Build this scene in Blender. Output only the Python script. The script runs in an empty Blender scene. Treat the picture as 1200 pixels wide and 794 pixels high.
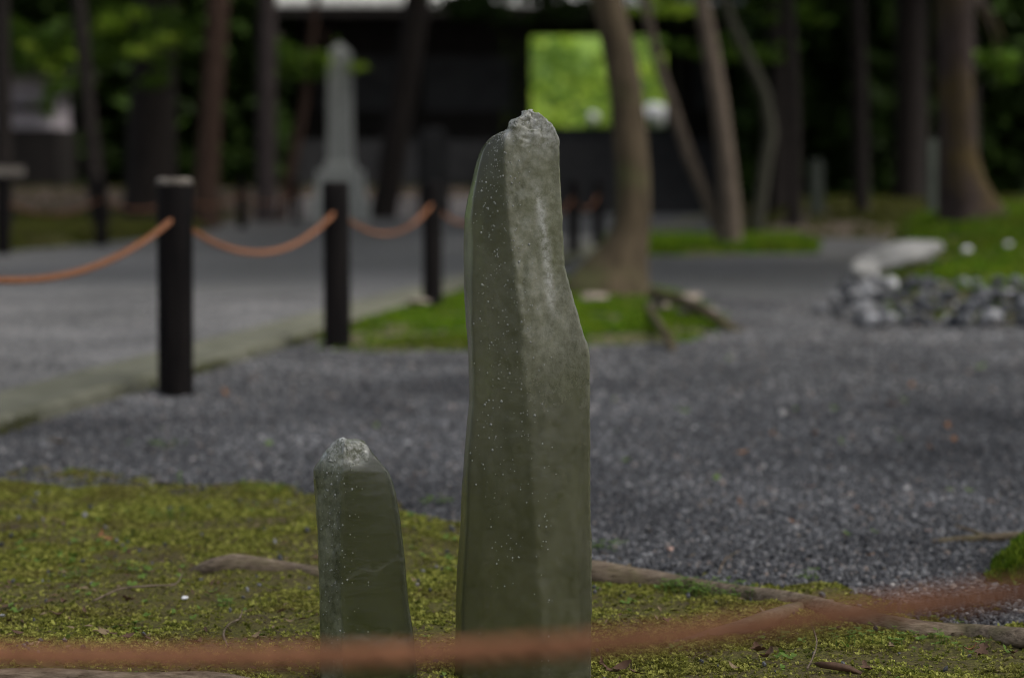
import bpy, bmesh, math, random
import numpy as np
from mathutils import Vector, Matrix, noise
R = math.radians
random.seed(7); rng = np.random.default_rng(7)
sc = bpy.context.scene
COL = sc.collection

# ------------------------------------------------------------------ camera
CAM_H = 0.75
F_PX = 50.0 / 23.6 * 1200.0
TILT = math.atan(185.0 / F_PX)
cam_d = bpy.data.cameras.new('camera'); cam = bpy.data.objects.new('camera', cam_d); COL.objects.link(cam)
cam_d.sensor_width = 23.6; cam_d.lens = 50.0; cam_d.clip_end = 1000.0; cam_d.clip_start = 0.05
cam.location = (0, 0, CAM_H); cam.rotation_euler = (R(90) - TILT, 0, 0)
cam_d.dof.use_dof = True; cam_d.dof.focus_distance = 3.24; cam_d.dof.aperture_fstop = 1.9
cam_d.dof.aperture_blades = 0
sc.camera = cam
# ------------------------------------------------------------------ world, sun, exposure
SUN_EL, SUN_AZ = R(55), R(118)      # azimuth clockwise from +Y
w = bpy.data.worlds.new('World'); sc.world = w; w.use_nodes = True
nt = w.node_tree; nt.nodes.clear()
sky = nt.nodes.new('ShaderNodeTexSky'); sky.sky_type = 'NISHITA'; sky.sun_disc = False
sky.sun_elevation = SUN_EL; sky.sun_rotation = SUN_AZ; sky.dust_density = 4.0; sky.air_density = 0.9; sky.ozone_density = 0.3
bg = nt.nodes.new('ShaderNodeBackground'); bg.inputs[1].default_value = 0.105
wo = nt.nodes.new('ShaderNodeOutputWorld')
hs = nt.nodes.new('ShaderNodeHueSaturation'); hs.inputs['Saturation'].default_value = 0.45      # cloud cover greys the sky
nt.links.new(sky.outputs[0], hs.inputs['Color']); nt.links.new(hs.outputs[0], bg.inputs[0]); nt.links.new(bg.outputs[0], wo.inputs[0])
sd = bpy.data.lights.new('sun', 'SUN'); sd.energy = 1.35; sd.angle = R(24); sd.color = (1.0, 0.975, 0.94)
so = bpy.data.objects.new('sun', sd); COL.objects.link(so)
sun_dir = Vector((math.sin(SUN_AZ) * math.cos(SUN_EL), math.cos(SUN_AZ) * math.cos(SUN_EL), math.sin(SUN_EL)))
so.rotation_euler = sun_dir.to_track_quat('Z', 'Y').to_euler(); so.location = (0, 0, 30)
sc.view_settings.view_transform = 'Standard'; sc.view_settings.look = 'None'
sc.view_settings.exposure = 0.97; sc.view_settings.gamma = 1.0; sc.view_settings.use_curve_mapping = False
sc.render.engine = 'CYCLES'
sc.cycles.use_denoising = True; sc.cycles.pixel_filter_type = 'BLACKMAN_HARRIS'; sc.cycles.filter_width = 1.0
sc.cycles.max_bounces = 8; sc.cycles.transparent_max_bounces = 8

# ------------------------------------------------------------------ where a pixel of the 1200 x 794 photograph lies in the place
ct, st = math.cos(TILT), math.sin(TILT)
def ray(px, py):
    dx = (px - 600.0) / F_PX; dy = -(py - 397.0) / F_PX
    return Vector((dx, ct + st * dy, -st + ct * dy))
def at(px, py, Y):
    d = ray(px, py); s = Y / d.y
    return Vector((d.x * s, Y, CAM_H + d.z * s))
def gnd(px, py, z=0.0):
    d = ray(px, py); s = (z - CAM_H) / d.z
    return Vector((d.x * s, d.y * s, z))
def ppm(Y): return F_PX / Y          # pixels per metre at depth Y

# ------------------------------------------------------------------ small helpers
def tag(o, label=None, cat=None, group=None, kind=None):
    if label: o['label'] = label
    if cat: o['category'] = cat
    if group: o['group'] = group
    if kind: o['kind'] = kind
    return o
def empty(name, loc=(0, 0, 0)):
    o = bpy.data.objects.new(name, None); COL.objects.link(o); o.location = loc; o.empty_display_size = 0.1
    return o
def link(name, me, mat=None, parent=None, loc=None):
    if mat is not None and not me.materials: me.materials.append(mat)
    o = bpy.data.objects.new(name, me); COL.objects.link(o)
    if parent is not None:
        o.parent = parent
        if loc is None: o.location = -Vector(parent.location)     # meshes are written in world coordinates
    if loc is not None: o.location = loc
    return o
def mesh(name, V, F, smooth=False):
    me = bpy.data.meshes.new(name); me.from_pydata([tuple(v) for v in V], [], F); me.update()
    if smooth: me.polygons.foreach_set('use_smooth', [True] * len(me.polygons))
    return me
def vnoise(x, y, s, seed=0):
    x = np.asarray(x, float) / s + seed * 17.31; y = np.asarray(y, float) / s + seed * 9.17
    xi = np.floor(x).astype(np.int64); yi = np.floor(y).astype(np.int64)
    fx = x - xi; fy = y - yi; fx = fx * fx * (3 - 2 * fx); fy = fy * fy * (3 - 2 * fy)
    def h(a, b):
        n = (a * 374761393 + b * 668265263 + seed * 1274126177) & 0xffffffff
        n = ((n ^ (n >> 13)) * 1274126177) & 0xffffffff
        return ((n ^ (n >> 16)) & 0xffff) / 65535.0
    return (h(xi, yi) * (1 - fx) * (1 - fy) + h(xi + 1, yi) * fx * (1 - fy) + h(xi, yi + 1) * (1 - fx) * fy + h(xi + 1, yi + 1) * fx * fy)
def fbm(x, y, s, seed=0, o=3):
    t = 0; a = 1; n = 0
    for k in range(o): t = t + a * vnoise(x, y, s / 2 ** k, seed + k); n += a; a *= 0.5
    return t / n
def sstep(a, b, x): t = np.clip((x - a) / (b - a), 0, 1); return t * t * (3 - 2 * t)
def box_bm(bm, x0, x1, y0, y1, z0, z1, bev=0.0):
    r = bmesh.ops.create_cube(bm, size=1.0)
    for v in r['verts']:
        v.co = Vector(((x0 + x1) / 2 + v.co.x * (x1 - x0), (y0 + y1) / 2 + v.co.y * (y1 - y0), (z0 + z1) / 2 + v.co.z * (z1 - z0)))
    if bev > 0:
        es = list({e for v in r['verts'] for e in v.link_edges})
        bmesh.ops.bevel(bm, geom=es, offset=bev, segments=2, affect='EDGES')
def boxme(name, *a, bev=0.0):
    bm = bmesh.new(); box_bm(bm, *a, bev=bev); me = bpy.data.meshes.new(name); bm.to_mesh(me); bm.free(); return me
def tube(P, rad, n=10, jitter=0.0, seed=0, lump=None):
    """rings along the polyline P with radii rad; returns V, F"""
    V = []; F = []; P = [Vector(p) for p in P]; m = len(P); up = Vector((0.13, 1, 0.05)).normalized()
    for i in range(m):
        t = (P[min(i + 1, m - 1)] - P[max(i - 1, 0)]).normalized()
        a = t.cross(up)
        if a.length < 1e-3: a = t.cross(Vector((1, 0, 0)))
        a.normalize(); b = t.cross(a).normalized()
        for k in range(n):
            th = 2 * math.pi * k / n
            rr = rad[i]
            if jitter: rr *= 1 + jitter * (noise.noise(Vector((math.cos(th) * 1.3 + seed * 3.1, math.sin(th) * 1.3, i * 0.35 + seed))))
            if lump: rr *= lump(i, th)
            V.append(P[i] + a * (rr * math.cos(th)) + b * (rr * math.sin(th)))
    for i in range(m - 1):
        for k in range(n):
            k2 = (k + 1) % n
            F.append((i * n + k, i * n + k2, (i + 1) * n + k2, (i + 1) * n + k))
    F.append(tuple(range(n))[::-1]); F.append(tuple(range((m - 1) * n, m * n)))
    return V, F
def resample(P, Wd, step):
    """smooth Catmull-Rom through P (Vectors) with widths Wd"""
    outP, outW = [], []
    n = len(P)
    for i in range(n - 1):
        p0, p1, p2, p3 = P[max(i - 1, 0)], P[i], P[i + 1], P[min(i + 2, n - 1)]
        m = max(1, int((p2 - p1).length / step))
        for k in range(m):
            t = k / m
            outP.append(0.5 * ((2 * p1) + (p2 - p0) * t + (2 * p0 - 5 * p1 + 4 * p2 - p3) * t * t + (-p0 + 3 * p1 - 3 * p2 + p3) * t ** 3))
            outW.append(Wd[i] * (1 - t) + Wd[i + 1] * t)
    outP.append(P[-1]); outW.append(Wd[-1])
    return outP, outW

# ------------------------------------------------------------------ materials
class NM:
    def __init__(s, name):
        s.m = bpy.data.materials.new(name); s.m.use_nodes = True; s.t = s.m.node_tree
        s.b = s.t.nodes['Principled BSDF']; s.out = s.t.nodes['Material Output']
    def n(s, typ, **kw):
        nd = s.t.nodes.new(typ)
        for k, v in kw.items():
            if k.startswith('i_'):
                nd.inputs[k[2:].replace('_', ' ')].default_value = v
            else: setattr(nd, k, v)
        return nd
    def l(s, a, b): s.t.links.new(a, b)
    def coord(s, scale=(1, 1, 1), obj=False):
        if obj: c = s.n('ShaderNodeTexCoord').outputs['Object']
        else: c = s.n('ShaderNodeNewGeometry').outputs['Position']
        mp = s.n('ShaderNodeMapping'); mp.inputs['Scale'].default_value = scale
        s.l(c, mp.inputs[0]); return mp.outputs[0]
    def noise(s, co, scale, detail=4, rough=0.55):
        nd = s.n('ShaderNodeTexNoise'); nd.inputs['Scale'].default_value = scale; nd.inputs['Detail'].default_value = detail
        nd.inputs['Roughness'].default_value = rough; s.l(co, nd.inputs['Vector']); return nd.outputs['Fac']
    def ramp(s, fac, stops):
        nd = s.n('ShaderNodeValToRGB'); el = nd.color_ramp.elements
        while len(el) < len(stops): el.new(0.5)
        for e, (p, c) in zip(el, stops):
            e.position = p; e.color = (*c, 1) if len(c) == 3 else c
        s.l(fac, nd.inputs[0]); return nd.outputs[0]
    def mix(s, fac, a, b, mode='MIX'):
        nd = s.n('ShaderNodeMix', data_type='RGBA', blend_type=mode)
        for sock, v in ((nd.inputs['Factor'], fac), (nd.inputs['A'], a), (nd.inputs['B'], b)):
            if isinstance(v, (int, float)): sock.default_value = v
            elif isinstance(v, tuple): sock.default_value = (*v, 1)
            else: s.l(v, sock)
        return nd.outputs['Result']
    def bump(s, h, strength, dist):
        nd = s.n('ShaderNodeBump'); nd.inputs['Strength'].default_value = strength; nd.inputs['Distance'].default_value = dist
        s.l(h, nd.inputs['Height']); s.l(nd.outputs[0], s.b.inputs['Normal']); return nd
    def setup(s, col, rough=0.8, spec=0.3):
        if isinstance(col, tuple): s.b.inputs['Base Color'].default_value = (*col, 1)
        else: s.l(col, s.b.inputs['Base Color'])
        if isinstance(rough, (int, float)): s.b.inputs['Roughness'].default_value = rough
        else: s.l(rough, s.b.inputs['Roughness'])
        s.b.inputs['Specular IOR Level'].default_value = spec
        return s.m
def speckled(name, c0, c1, scale=8, rough=0.85, bump=0.3, dist=0.01, stretch=(1, 1, 1), spec=0.3, obj=False, detail=5):
    s = NM(name); co = s.coord(stretch, obj); f = s.noise(co, scale, detail)
    s.setup(s.ramp(f, [(0.3, c0), (0.7, c1)]), rough, spec); s.bump(f, bump, dist); return s.m

M = {}
def mk_gravel_sheet(name, c0, c1, c2, vs):
    s = NM(name); co = s.coord()
    v = s.n('ShaderNodeTexVoronoi', feature='F1'); v.inputs['Scale'].default_value = vs; s.l(co, v.inputs['Vector'])
    hsv = s.n('ShaderNodeSeparateColor'); s.l(v.outputs['Color'], hsv.inputs[0])
    c = s.ramp(hsv.outputs[0], [(0.0, c0), (0.55, c1), (1.0, c2)])
    big = s.noise(co, 0.7, 4); c = s.mix(s.ramp(big, [(0.35, (0, 0, 0)), (0.7, (0.45, 0.45, 0.45))]), c, (0.07, 0.068, 0.05))
    inv = s.n('ShaderNodeMath', operation='MULTIPLY'); inv.inputs[1].default_value = -1.0; s.l(v.outputs['Distance'], inv.inputs[0])
    s.setup(c, 0.75, 0.3); s.bump(inv.outputs[0], 0.6, 0.012); return s.m
M['gravel'] = mk_gravel_sheet('gravel_ground', (0.018, 0.018, 0.021), (0.07, 0.07, 0.073), (0.2, 0.2, 0.203), 70)
M['path'] = mk_gravel_sheet('path_gravel', (0.085, 0.084, 0.085), (0.14, 0.138, 0.138), (0.22, 0.214, 0.21), 90)
def mk_pebble(name, stops):
    s = NM(name); oi = s.n('ShaderNodeObjectInfo'); co = s.coord((1, 1, 1))
    c = s.ramp(oi.outputs['Random'], stops)
    c = s.mix(0.2, c, s.ramp(s.noise(co, 250, 3), [(0.3, (0.03, 0.03, 0.034)), (0.7, (0.2, 0.2, 0.21))]))
    pn = s.noise(s.coord(), 1.1, 5, 0.6); c = s.mix(1.0, c, s.ramp(pn, [(0.34, (0.45, 0.45, 0.46)), (0.66, (1.4, 1.39, 1.36))]), 'MULTIPLY')
    s.setup(c, 0.5, 0.4); return s.m
M['pebble'] = mk_pebble('gravel_stone', [(0, (0.012, 0.012, 0.013)), (0.4, (0.048, 0.048, 0.051)), (0.78, (0.11, 0.11, 0.114)), (0.93, (0.28, 0.28, 0.282)), (0.985, (0.21, 0.15, 0.11)), (1, (0.55, 0.54, 0.52))])
M['path_pebble'] = mk_pebble('path_stone', [(0, (0.06, 0.06, 0.062)), (0.5, (0.125, 0.124, 0.126)), (0.9, (0.2, 0.196, 0.192)), (1, (0.36, 0.34, 0.32))])
def mk_moss_soil(name, c):
    s = NM(name); co = s.coord(); f = s.noise(co, 14, 6, 0.65); f2 = s.noise(co, 160, 4)
    a = s.ramp(f, [(0.3, (0.085, 0.062, 0.034)), (0.5, (0.12, 0.105, 0.034)), (0.7, c)])
    b = s.mix(s.ramp(f2, [(0.4, (0, 0, 0)), (0.65, (0.7, 0.7, 0.7))]), a, (0.03, 0.024, 0.015))
    s.setup(b, 0.95, 0.15); s.bump(f2, 0.8, 0.008); return s.m
M['moss_soil'] = mk_moss_soil('moss_soil', (0.13, 0.135, 0.022))
M['moss_green'] = mk_moss_soil('moss_green_soil', (0.06, 0.11, 0.012))
M['island_soil'] = speckled('mossy_brown_soil', (0.03, 0.04, 0.008), (0.1, 0.085, 0.04), 5, 0.95)
def mk_moss(name, dark, mid, lit, brown, big=5.0):
    s = NM(name); co = s.coord(); oi = s.n('ShaderNodeObjectInfo')
    f = s.noise(co, big, 5, 0.6)
    a = s.ramp(oi.outputs['Random'], [(0, dark), (0.5, mid), (1, lit)])
    b = s.mix(s.ramp(f, [(0.36, (0.85, 0.85, 0.85)), (0.56, (0, 0, 0))]), a, brown)
    c = s.mix(0.55, a, b)
    s.setup(c, 0.75, 0.2)
    tr = s.n('ShaderNodeBsdfTranslucent'); s.l(c, tr.inputs[0]); mx = s.n('ShaderNodeMixShader'); mx.inputs[0].default_value = 0.3
    s.l(s.b.outputs[0], mx.inputs[1]); s.l(tr.outputs[0], mx.inputs[2]); s.l(mx.outputs[0], s.out.inputs[0]); return s.m
M['moss'] = mk_moss('moss', (0.065, 0.082, 0.012), (0.21, 0.225, 0.03), (0.5, 0.5, 0.12), (0.14, 0.095, 0.035), 7.0)
M['moss_bright'] = mk_moss('moss_bright', (0.04, 0.1, 0.003), (0.085, 0.19, 0.004), (0.2, 0.28, 0.008), (0.1, 0.085, 0.015), 2.0)
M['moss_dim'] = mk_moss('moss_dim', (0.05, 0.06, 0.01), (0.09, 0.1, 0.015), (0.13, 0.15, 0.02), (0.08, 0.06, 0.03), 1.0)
def mk_leaf(name, c0, c1, c2, trans=0.4, spec=0.25):
    s = NM(name); g = s.n('ShaderNodeNewGeometry')
    c = s.ramp(g.outputs['Random Per Island'], [(0, c0), (0.5, c1), (1, c2)])
    s.setup(c, 0.6, spec)
    tr = s.n('ShaderNodeBsdfTranslucent'); s.l(c, tr.inputs[0]); mx = s.n('ShaderNodeMixShader'); mx.inputs[0].default_value = trans
    s.l(s.b.outputs[0], mx.inputs[1]); s.l(tr.outputs[0], mx.inputs[2]); s.l(mx.outputs[0], s.out.inputs[0]); return s.m
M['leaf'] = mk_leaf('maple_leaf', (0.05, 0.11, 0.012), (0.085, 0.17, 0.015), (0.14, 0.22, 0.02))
M['leaf_lit'] = mk_leaf('fresh_lit_leaf', (0.16, 0.28, 0.02), (0.28, 0.42, 0.035), (0.42, 0.52, 0.07), 0.45)  # fresh yellow green with sunlight painted in, the lit copy of the leaf
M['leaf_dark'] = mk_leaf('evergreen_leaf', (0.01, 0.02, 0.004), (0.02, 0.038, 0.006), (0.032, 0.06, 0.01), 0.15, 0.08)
M['clover'] = mk_leaf('clover_leaf', (0.07, 0.13, 0.02), (0.12, 0.2, 0.03), (0.16, 0.24, 0.05), 0.3)
M['hill'] = speckled('hill_grass', (0.09, 0.15, 0.02), (0.15, 0.24, 0.03), 1.5)
def mk_bark(name, c0, c1, sc_=6, moss=None):
    s = NM(name); co = s.coord((1, 1, 0.22)); f = s.noise(co, sc_ * 4, 6, 0.65); c = s.ramp(f, [(0.32, c0), (0.68, c1)])
    if moss:
        f2 = s.noise(s.coord(), 2.2, 4); c = s.mix(s.ramp(f2, [(0.45, (0, 0, 0)), (0.65, (0.75, 0.75, 0.75))]), c, moss)
    s.setup(c, 0.9, 0.2); s.bump(f, 0.7, 0.02); return s.m
M['bark'] = mk_bark('maple_bark', (0.03, 0.022, 0.012), (0.083, 0.062, 0.037), 4, (0.075, 0.08, 0.03))
M['bark_grey'] = mk_bark('grey_bark', (0.065, 0.05, 0.037), (0.155, 0.12, 0.09))
M['bark_red'] = mk_bark('red_bark', (0.03, 0.017, 0.012), (0.08, 0.048, 0.035))
M['bark_mauve'] = mk_bark('mauve_bark', (0.03, 0.023, 0.023), (0.075, 0.06, 0.058))
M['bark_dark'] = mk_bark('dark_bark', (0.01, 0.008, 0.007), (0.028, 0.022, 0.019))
M['bark_cedar'] = mk_bark('cedar_bark', (0.02, 0.013, 0.011), (0.056, 0.04, 0.034), 5, (0.075, 0.052, 0.015))
M['bark_olive'] = mk_bark('olive_bark', (0.06, 0.058, 0.042), (0.12, 0.115, 0.085))
M['bark_dim'] = mk_bark('dim_olive_bark', (0.03, 0.029, 0.02), (0.065, 0.062, 0.045))
M['charred'] = speckled('charred_post_wood', (0.003, 0.0028, 0.003), (0.012, 0.0098, 0.009), 18, 0.9, 0.6, 0.01, (1, 1, 0.15), 0.1)
M['post_top'] = speckled('weathered_post_top', (0.06, 0.05, 0.04), (0.25, 0.22, 0.185), 30, 0.9)
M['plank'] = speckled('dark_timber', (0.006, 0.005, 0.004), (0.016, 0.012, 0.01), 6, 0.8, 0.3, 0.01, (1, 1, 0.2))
M['plaster_grey'] = speckled('grey_plaster', (0.03, 0.031, 0.033), (0.055, 0.056, 0.058), 3, 0.9, 0.1)
M['plaster_white'] = speckled('white_plaster', (0.3, 0.27, 0.29), (0.42, 0.38, 0.4), 3, 0.9, 0.1)
M['rooftile'] = speckled('roof_tile', (0.36, 0.36, 0.34), (0.55, 0.55, 0.52), 4, 0.6, 0.2)
M['stone_grey'] = speckled('grey_granite', (0.22, 0.23, 0.22), (0.36, 0.37, 0.35), 12, 0.85)
M['stone_mossy'] = speckled('mossy_marker_stone', (0.045, 0.052, 0.042), (0.09, 0.1, 0.08), 6, 0.9)
M['stone_pale'] = speckled('pale_stone', (0.4, 0.36, 0.345), (0.6, 0.55, 0.53), 9, 0.85)
M['stone_tan'] = speckled('tan_flat_stone', (0.14, 0.115, 0.09), (0.26, 0.22, 0.18), 9, 0.9)
M['stone_mid'] = speckled('weathered_grey_boulder', (0.11, 0.11, 0.102), (0.25, 0.245, 0.235), 7, 0.9)
M['stone_white'] = speckled('white_stone', (0.55, 0.55, 0.56), (0.75, 0.75, 0.76), 9, 0.7)
M['stone_dark'] = speckled('dark_step_stone', (0.016, 0.016, 0.017), (0.04, 0.04, 0.041), 5, 0.85)
M['kerb'] = speckled('mossy_kerb_stone', (0.075, 0.076, 0.05), (0.145, 0.143, 0.107), 6, 0.9, 0.3, 0.006)
M['earth'] = speckled('brown_earth', (0.07, 0.05, 0.035), (0.14, 0.105, 0.08), 5, 0.95)
def mk_root():
    s = NM('root_bark'); co = s.coord((0.35, 1, 1.6)); f = s.noise(co, 90, 6, 0.65); f2 = s.noise(s.coord(), 14, 4)
    c = s.ramp(f, [(0.3, (0.07, 0.05, 0.034)), (0.68, (0.27, 0.21, 0.15))]); c = s.mix(s.ramp(f2, [(0.5, (0, 0, 0)), (0.7, (0.6, 0.6, 0.6))]), c, (0.09, 0.085, 0.03))
    s.setup(c, 0.9, 0.2); s.bump(f, 0.9, 0.006); return s.m
M['root'] = mk_root()
def mk_rope():
    s = NM('coir_rope'); co = s.coord(); f = s.noise(co, 120, 4); 
    s.setup(s.ramp(f, [(0.3, (0.11, 0.045, 0.022)), (0.7, (0.34, 0.155, 0.08))]), 0.9, 0.15); s.bump(f, 0.7, 0.003); return s.m
M['rope'] = mk_rope()
def mk_rock():
    s = NM('edging_stone'); oi = s.n('ShaderNodeObjectInfo'); f = s.noise(s.coord(), 14, 5)
    c = s.mix(s.ramp(f, [(0.3, (0, 0, 0)), (0.7, (1, 1, 1))]), s.ramp(oi.outputs['Random'], [(0, (0.015, 0.017, 0.02)), (0.6, (0.04, 0.042, 0.046)), (1, (0.2, 0.2, 0.2))]),
              s.ramp(oi.outputs['Random'], [(0, (0.03, 0.033, 0.038)), (0.6, (0.12, 0.122, 0.13)), (1, (0.36, 0.36, 0.37))]))
    s.setup(c, 0.9, 0.25); s.bump(f, 0.4, 0.01); return s.m
M['rock'] = mk_rock()
def flat(name, c, r=0.7): return speckled(name, tuple(x * 0.7 for x in c), tuple(min(1, x * 1.15) for x in c), 60, r, 0.2, 0.001, obj=True)
M['leaf_brown'] = flat('dry_brown_leaf', (0.1, 0.055, 0.032)); M['leaf_orange'] = flat('dry_orange_leaf', (0.26, 0.12, 0.05))
M['leaf_pink'] = flat('pale_pink_leaf', (0.45, 0.3, 0.24)); M['leaf_green'] = flat('fallen_green_leaf', (0.16, 0.25, 0.05)); M['leaf_tan'] = flat('dry_tan_leaf', (0.22, 0.16, 0.09))
def mk_crystal(name, c0, c1, pale, frost):
    s = NM(name); co = s.coord((1, 1, 0.4)); co2 = s.coord()
    at_f = s.n('ShaderNodeAttribute', attribute_name='frost').outputs['Fac']
    at_r = s.n('ShaderNodeAttribute', attribute_name='rough').outputs['Fac']
    f = s.noise(co, 13, 6, 0.62); f2 = s.noise(co2, 85, 6, 0.75); f3 = s.noise(co, 26, 6, 0.7)
    c = s.ramp(f, [(0.3, c0), (0.7, c1)])
    cl = s.ramp(s.mix(0.5, f2, f3), [(0.4, (0.08, 0.08, 0.08)), (0.61, (1, 1, 1))])
    rgh = s.n('ShaderNodeMath', operation='MULTIPLY'); s.l(at_r, rgh.inputs[0]); s.l(cl, rgh.inputs[1])
    c = s.mix(rgh.outputs[0], c, pale)
    c = s.mix(s.ramp(s.noise(co2, 6, 3), [(0.5, (0, 0, 0)), (0.68, (0.6, 0.6, 0.6))]), c, (0.085, 0.092, 0.018))
    # healed cracks and veils inside the crystal
    vein = s.n('ShaderNodeTexVoronoi', feature='DISTANCE_TO_EDGE'); vein.inputs['Scale'].default_value = 20
    nz = s.n('ShaderNodeTexNoise', i_Scale=30.0, i_Detail=5.0); s.l(co2, nz.inputs['Vector']); wv = s.mix(0.09, co2, nz.outputs['Color']); s.l(wv, vein.inputs['Vector'])
    vm = s.ramp(vein.outputs['Distance'], [(0.0, (1, 1, 1)), (0.05, (0, 0, 0))])
    m1 = s.n('ShaderNodeMath', operation='MULTIPLY'); s.l(vm, m1.inputs[0]); s.l(s.ramp(s.noise(co2, 8, 3), [(0.5, (0, 0, 0)), (0.72, (0.3, 0.3, 0.3))]), m1.inputs[1])
    m2 = s.n('ShaderNodeMath', operation='MULTIPLY'); s.l(m1.outputs[0], m2.inputs[0]); s.l(at_r, m2.inputs[1])
    c = s.mix(m2.outputs[0], c, tuple(min(1, v * 1.6) for v in pale))
    fr = s.n('ShaderNodeMath', operation='MULTIPLY'); s.l(at_f, fr.inputs[0]); s.l(s.ramp(f2, [(0.4, (0.12, 0.12, 0.12)), (0.6, (1, 1, 1))]), fr.inputs[1])
    c = s.mix(fr.outputs[0], c, frost)
    ro = s.n('ShaderNodeMapRange'); ro.inputs['To Min'].default_value = 0.13; ro.inputs['To Max'].default_value = 0.5; s.l(at_r, ro.inputs['Value'])
    s.setup(c, ro.outputs[0], 0.5)
    s.b.inputs['Subsurface Weight'].default_value = 0.2; s.b.inputs['Subsurface Radius'].default_value = (0.9, 1.0, 0.6); s.b.inputs['Subsurface Scale'].default_value = 0.012
    s.b.inputs['Coat Weight'].default_value = 0.5; s.b.inputs['Coat Roughness'].default_value = 0.07
    bp = s.bump(s.mix(0.85, f, f2), 0.5, 0.0025)
    gl = s.n('ShaderNodeBsdfPrincipled'); gl.inputs['Base Color'].default_value = (0.5, 0.53, 0.36, 1); gl.inputs['Transmission Weight'].default_value = 1.0; gl.inputs['Roughness'].default_value = 0.13; gl.inputs['IOR'].default_value = 1.5
    s.l(bp.outputs[0], gl.inputs['Normal'])
    mr = s.n('ShaderNodeMapRange'); mr.inputs['To Min'].default_value = 0.62; mr.inputs['To Max'].default_value = 0.3; s.l(at_r, mr.inputs['Value'])
    mx = s.n('ShaderNodeMixShader'); s.l(mr.outputs[0], mx.inputs[0]); s.l(s.b.outputs[0], mx.inputs[1]); s.l(gl.outputs[0], mx.inputs[2]); s.l(mx.outputs[0], s.out.inputs['Surface'])
    va = s.n('ShaderNodeVolumeAbsorption'); va.inputs['Color'].default_value = (0.62, 0.68, 0.36, 1); va.inputs['Density'].default_value = 6.0; s.l(va.outputs[0], s.out.inputs['Volume'])
    return s.m
M['crystal'] = mk_crystal('green_crystal', (0.05, 0.052, 0.02), (0.1, 0.1, 0.045), (0.24, 0.237, 0.17), (0.66, 0.66, 0.63))
M['crystal_small'] = mk_crystal('dark_green_crystal', (0.022, 0.028, 0.01), (0.05, 0.058, 0.022), (0.2, 0.21, 0.14), (0.66, 0.66, 0.64))
def mk_drop():
    s = NM('water_droplet'); s.setup((0.3, 0.31, 0.28), 0.12, 0.6); s.b.inputs['Transmission Weight'].default_value = 0.35; return s.m
M['drop'] = mk_drop()

# ------------------------------------------------------------------ scatter: a point mesh that carries many tiny pieces
def scatter(name, pts, scl, rot, variants, mat):
    me = bpy.data.meshes.new(name); me.vertices.add(len(pts)); me.vertices.foreach_set('co', np.asarray(pts, np.float32).ravel())
    a = me.attributes.new('psize', 'FLOAT', 'POINT'); a.data.foreach_set('value', np.asarray(scl, np.float32))
    a = me.attributes.new('prot', 'FLOAT_VECTOR', 'POINT'); a.data.foreach_set('vector', np.asarray(rot, np.float32).ravel())
    o = bpy.data.objects.new(name, me); COL.objects.link(o); me.materials.append(mat)
    g = bpy.data.node_groups.new(name + '_nodes', 'GeometryNodeTree')
    g.interface.new_socket('Geometry', in_out='INPUT', socket_type='NodeSocketGeometry'); g.interface.new_socket('Geometry', in_out='OUTPUT', socket_type='NodeSocketGeometry')
    N = g.nodes; L = g.links
    gi = N.new('NodeGroupInput'); go = N.new('NodeGroupOutput')
    jn = N.new('GeometryNodeJoinGeometry')
    for v in variants:
        vo = bpy.data.objects.new(v.name, v)
        oi = N.new('GeometryNodeObjectInfo'); oi.inputs['Object'].default_value = vo
        sm = N.new('GeometryNodeSetMaterial'); sm.inputs['Material'].default_value = mat; L.new(oi.outputs['Geometry'], sm.inputs['Geometry'])
        ti = N.new('GeometryNodeGeometryToInstance'); L.new(sm.outputs[0], ti.inputs[0]); L.new(ti.outputs[0], jn.inputs[0])
    ip = N.new('GeometryNodeInstanceOnPoints'); ip.inputs['Pick Instance'].default_value = True
    rv = N.new('FunctionNodeRandomValue'); rv.data_type = 'INT'
    ri = [s for s in rv.inputs if s.type == 'INT']; ri[0].default_value = 0; ri[1].default_value = len(variants) - 1
    L.new([s for s in rv.outputs if s.type == 'INT'][0], ip.inputs['Instance Index'])
    na = N.new('GeometryNodeInputNamedAttribute'); na.data_type = 'FLOAT'; na.inputs['Name'].default_value = 'psize'
    nr = N.new('GeometryNodeInputNamedAttribute'); nr.data_type = 'FLOAT_VECTOR'; nr.inputs['Name'].default_value = 'prot'
    L.new(gi.outputs[0], ip.inputs['Points']); L.new(jn.outputs[0], ip.inputs['Instance'])
    L.new(na.outputs[0], ip.inputs['Scale']); L.new(nr.outputs[0], ip.inputs['Rotation']); L.new(ip.outputs[0], go.inputs[0])
    md = o.modifiers.new('scatter', 'NODES'); md.node_group = g
    return o
def stone_mesh(name, sub, seed, cuts=6, squash=(1, 0.8, 0.6)):
    rr = random.Random(seed); bm = bmesh.new(); bmesh.ops.create_icosphere(bm, subdivisions=sub, radius=1.0)
    pl = []
    for _ in range(cuts):
        d = Vector((rr.gauss(0, 1), rr.gauss(0, 1), rr.gauss(0, 1))).normalized(); pl.append((d, rr.uniform(0.5, 0.85)))
    for v in bm.verts:
        v.co *= 1 + 0.18 * noise.noise(v.co * 1.5 + Vector((seed * 3.7, 0, 0)))
        for d, k in pl:
            e = v.co.dot(d) - k
            if e > 0: v.co -= d * e
        v.co = Vector((v.co.x * squash[0], v.co.y * squash[1], v.co.z * squash[2]))
    me = bpy.data.meshes.new(name); bm.to_mesh(me); bm.free(); return me
PEBBLES = [stone_mesh('pebble_shape', 1, k, 4, (1, random.uniform(.65, .95), random.uniform(.5, .8))) for k in range(7)]
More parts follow.
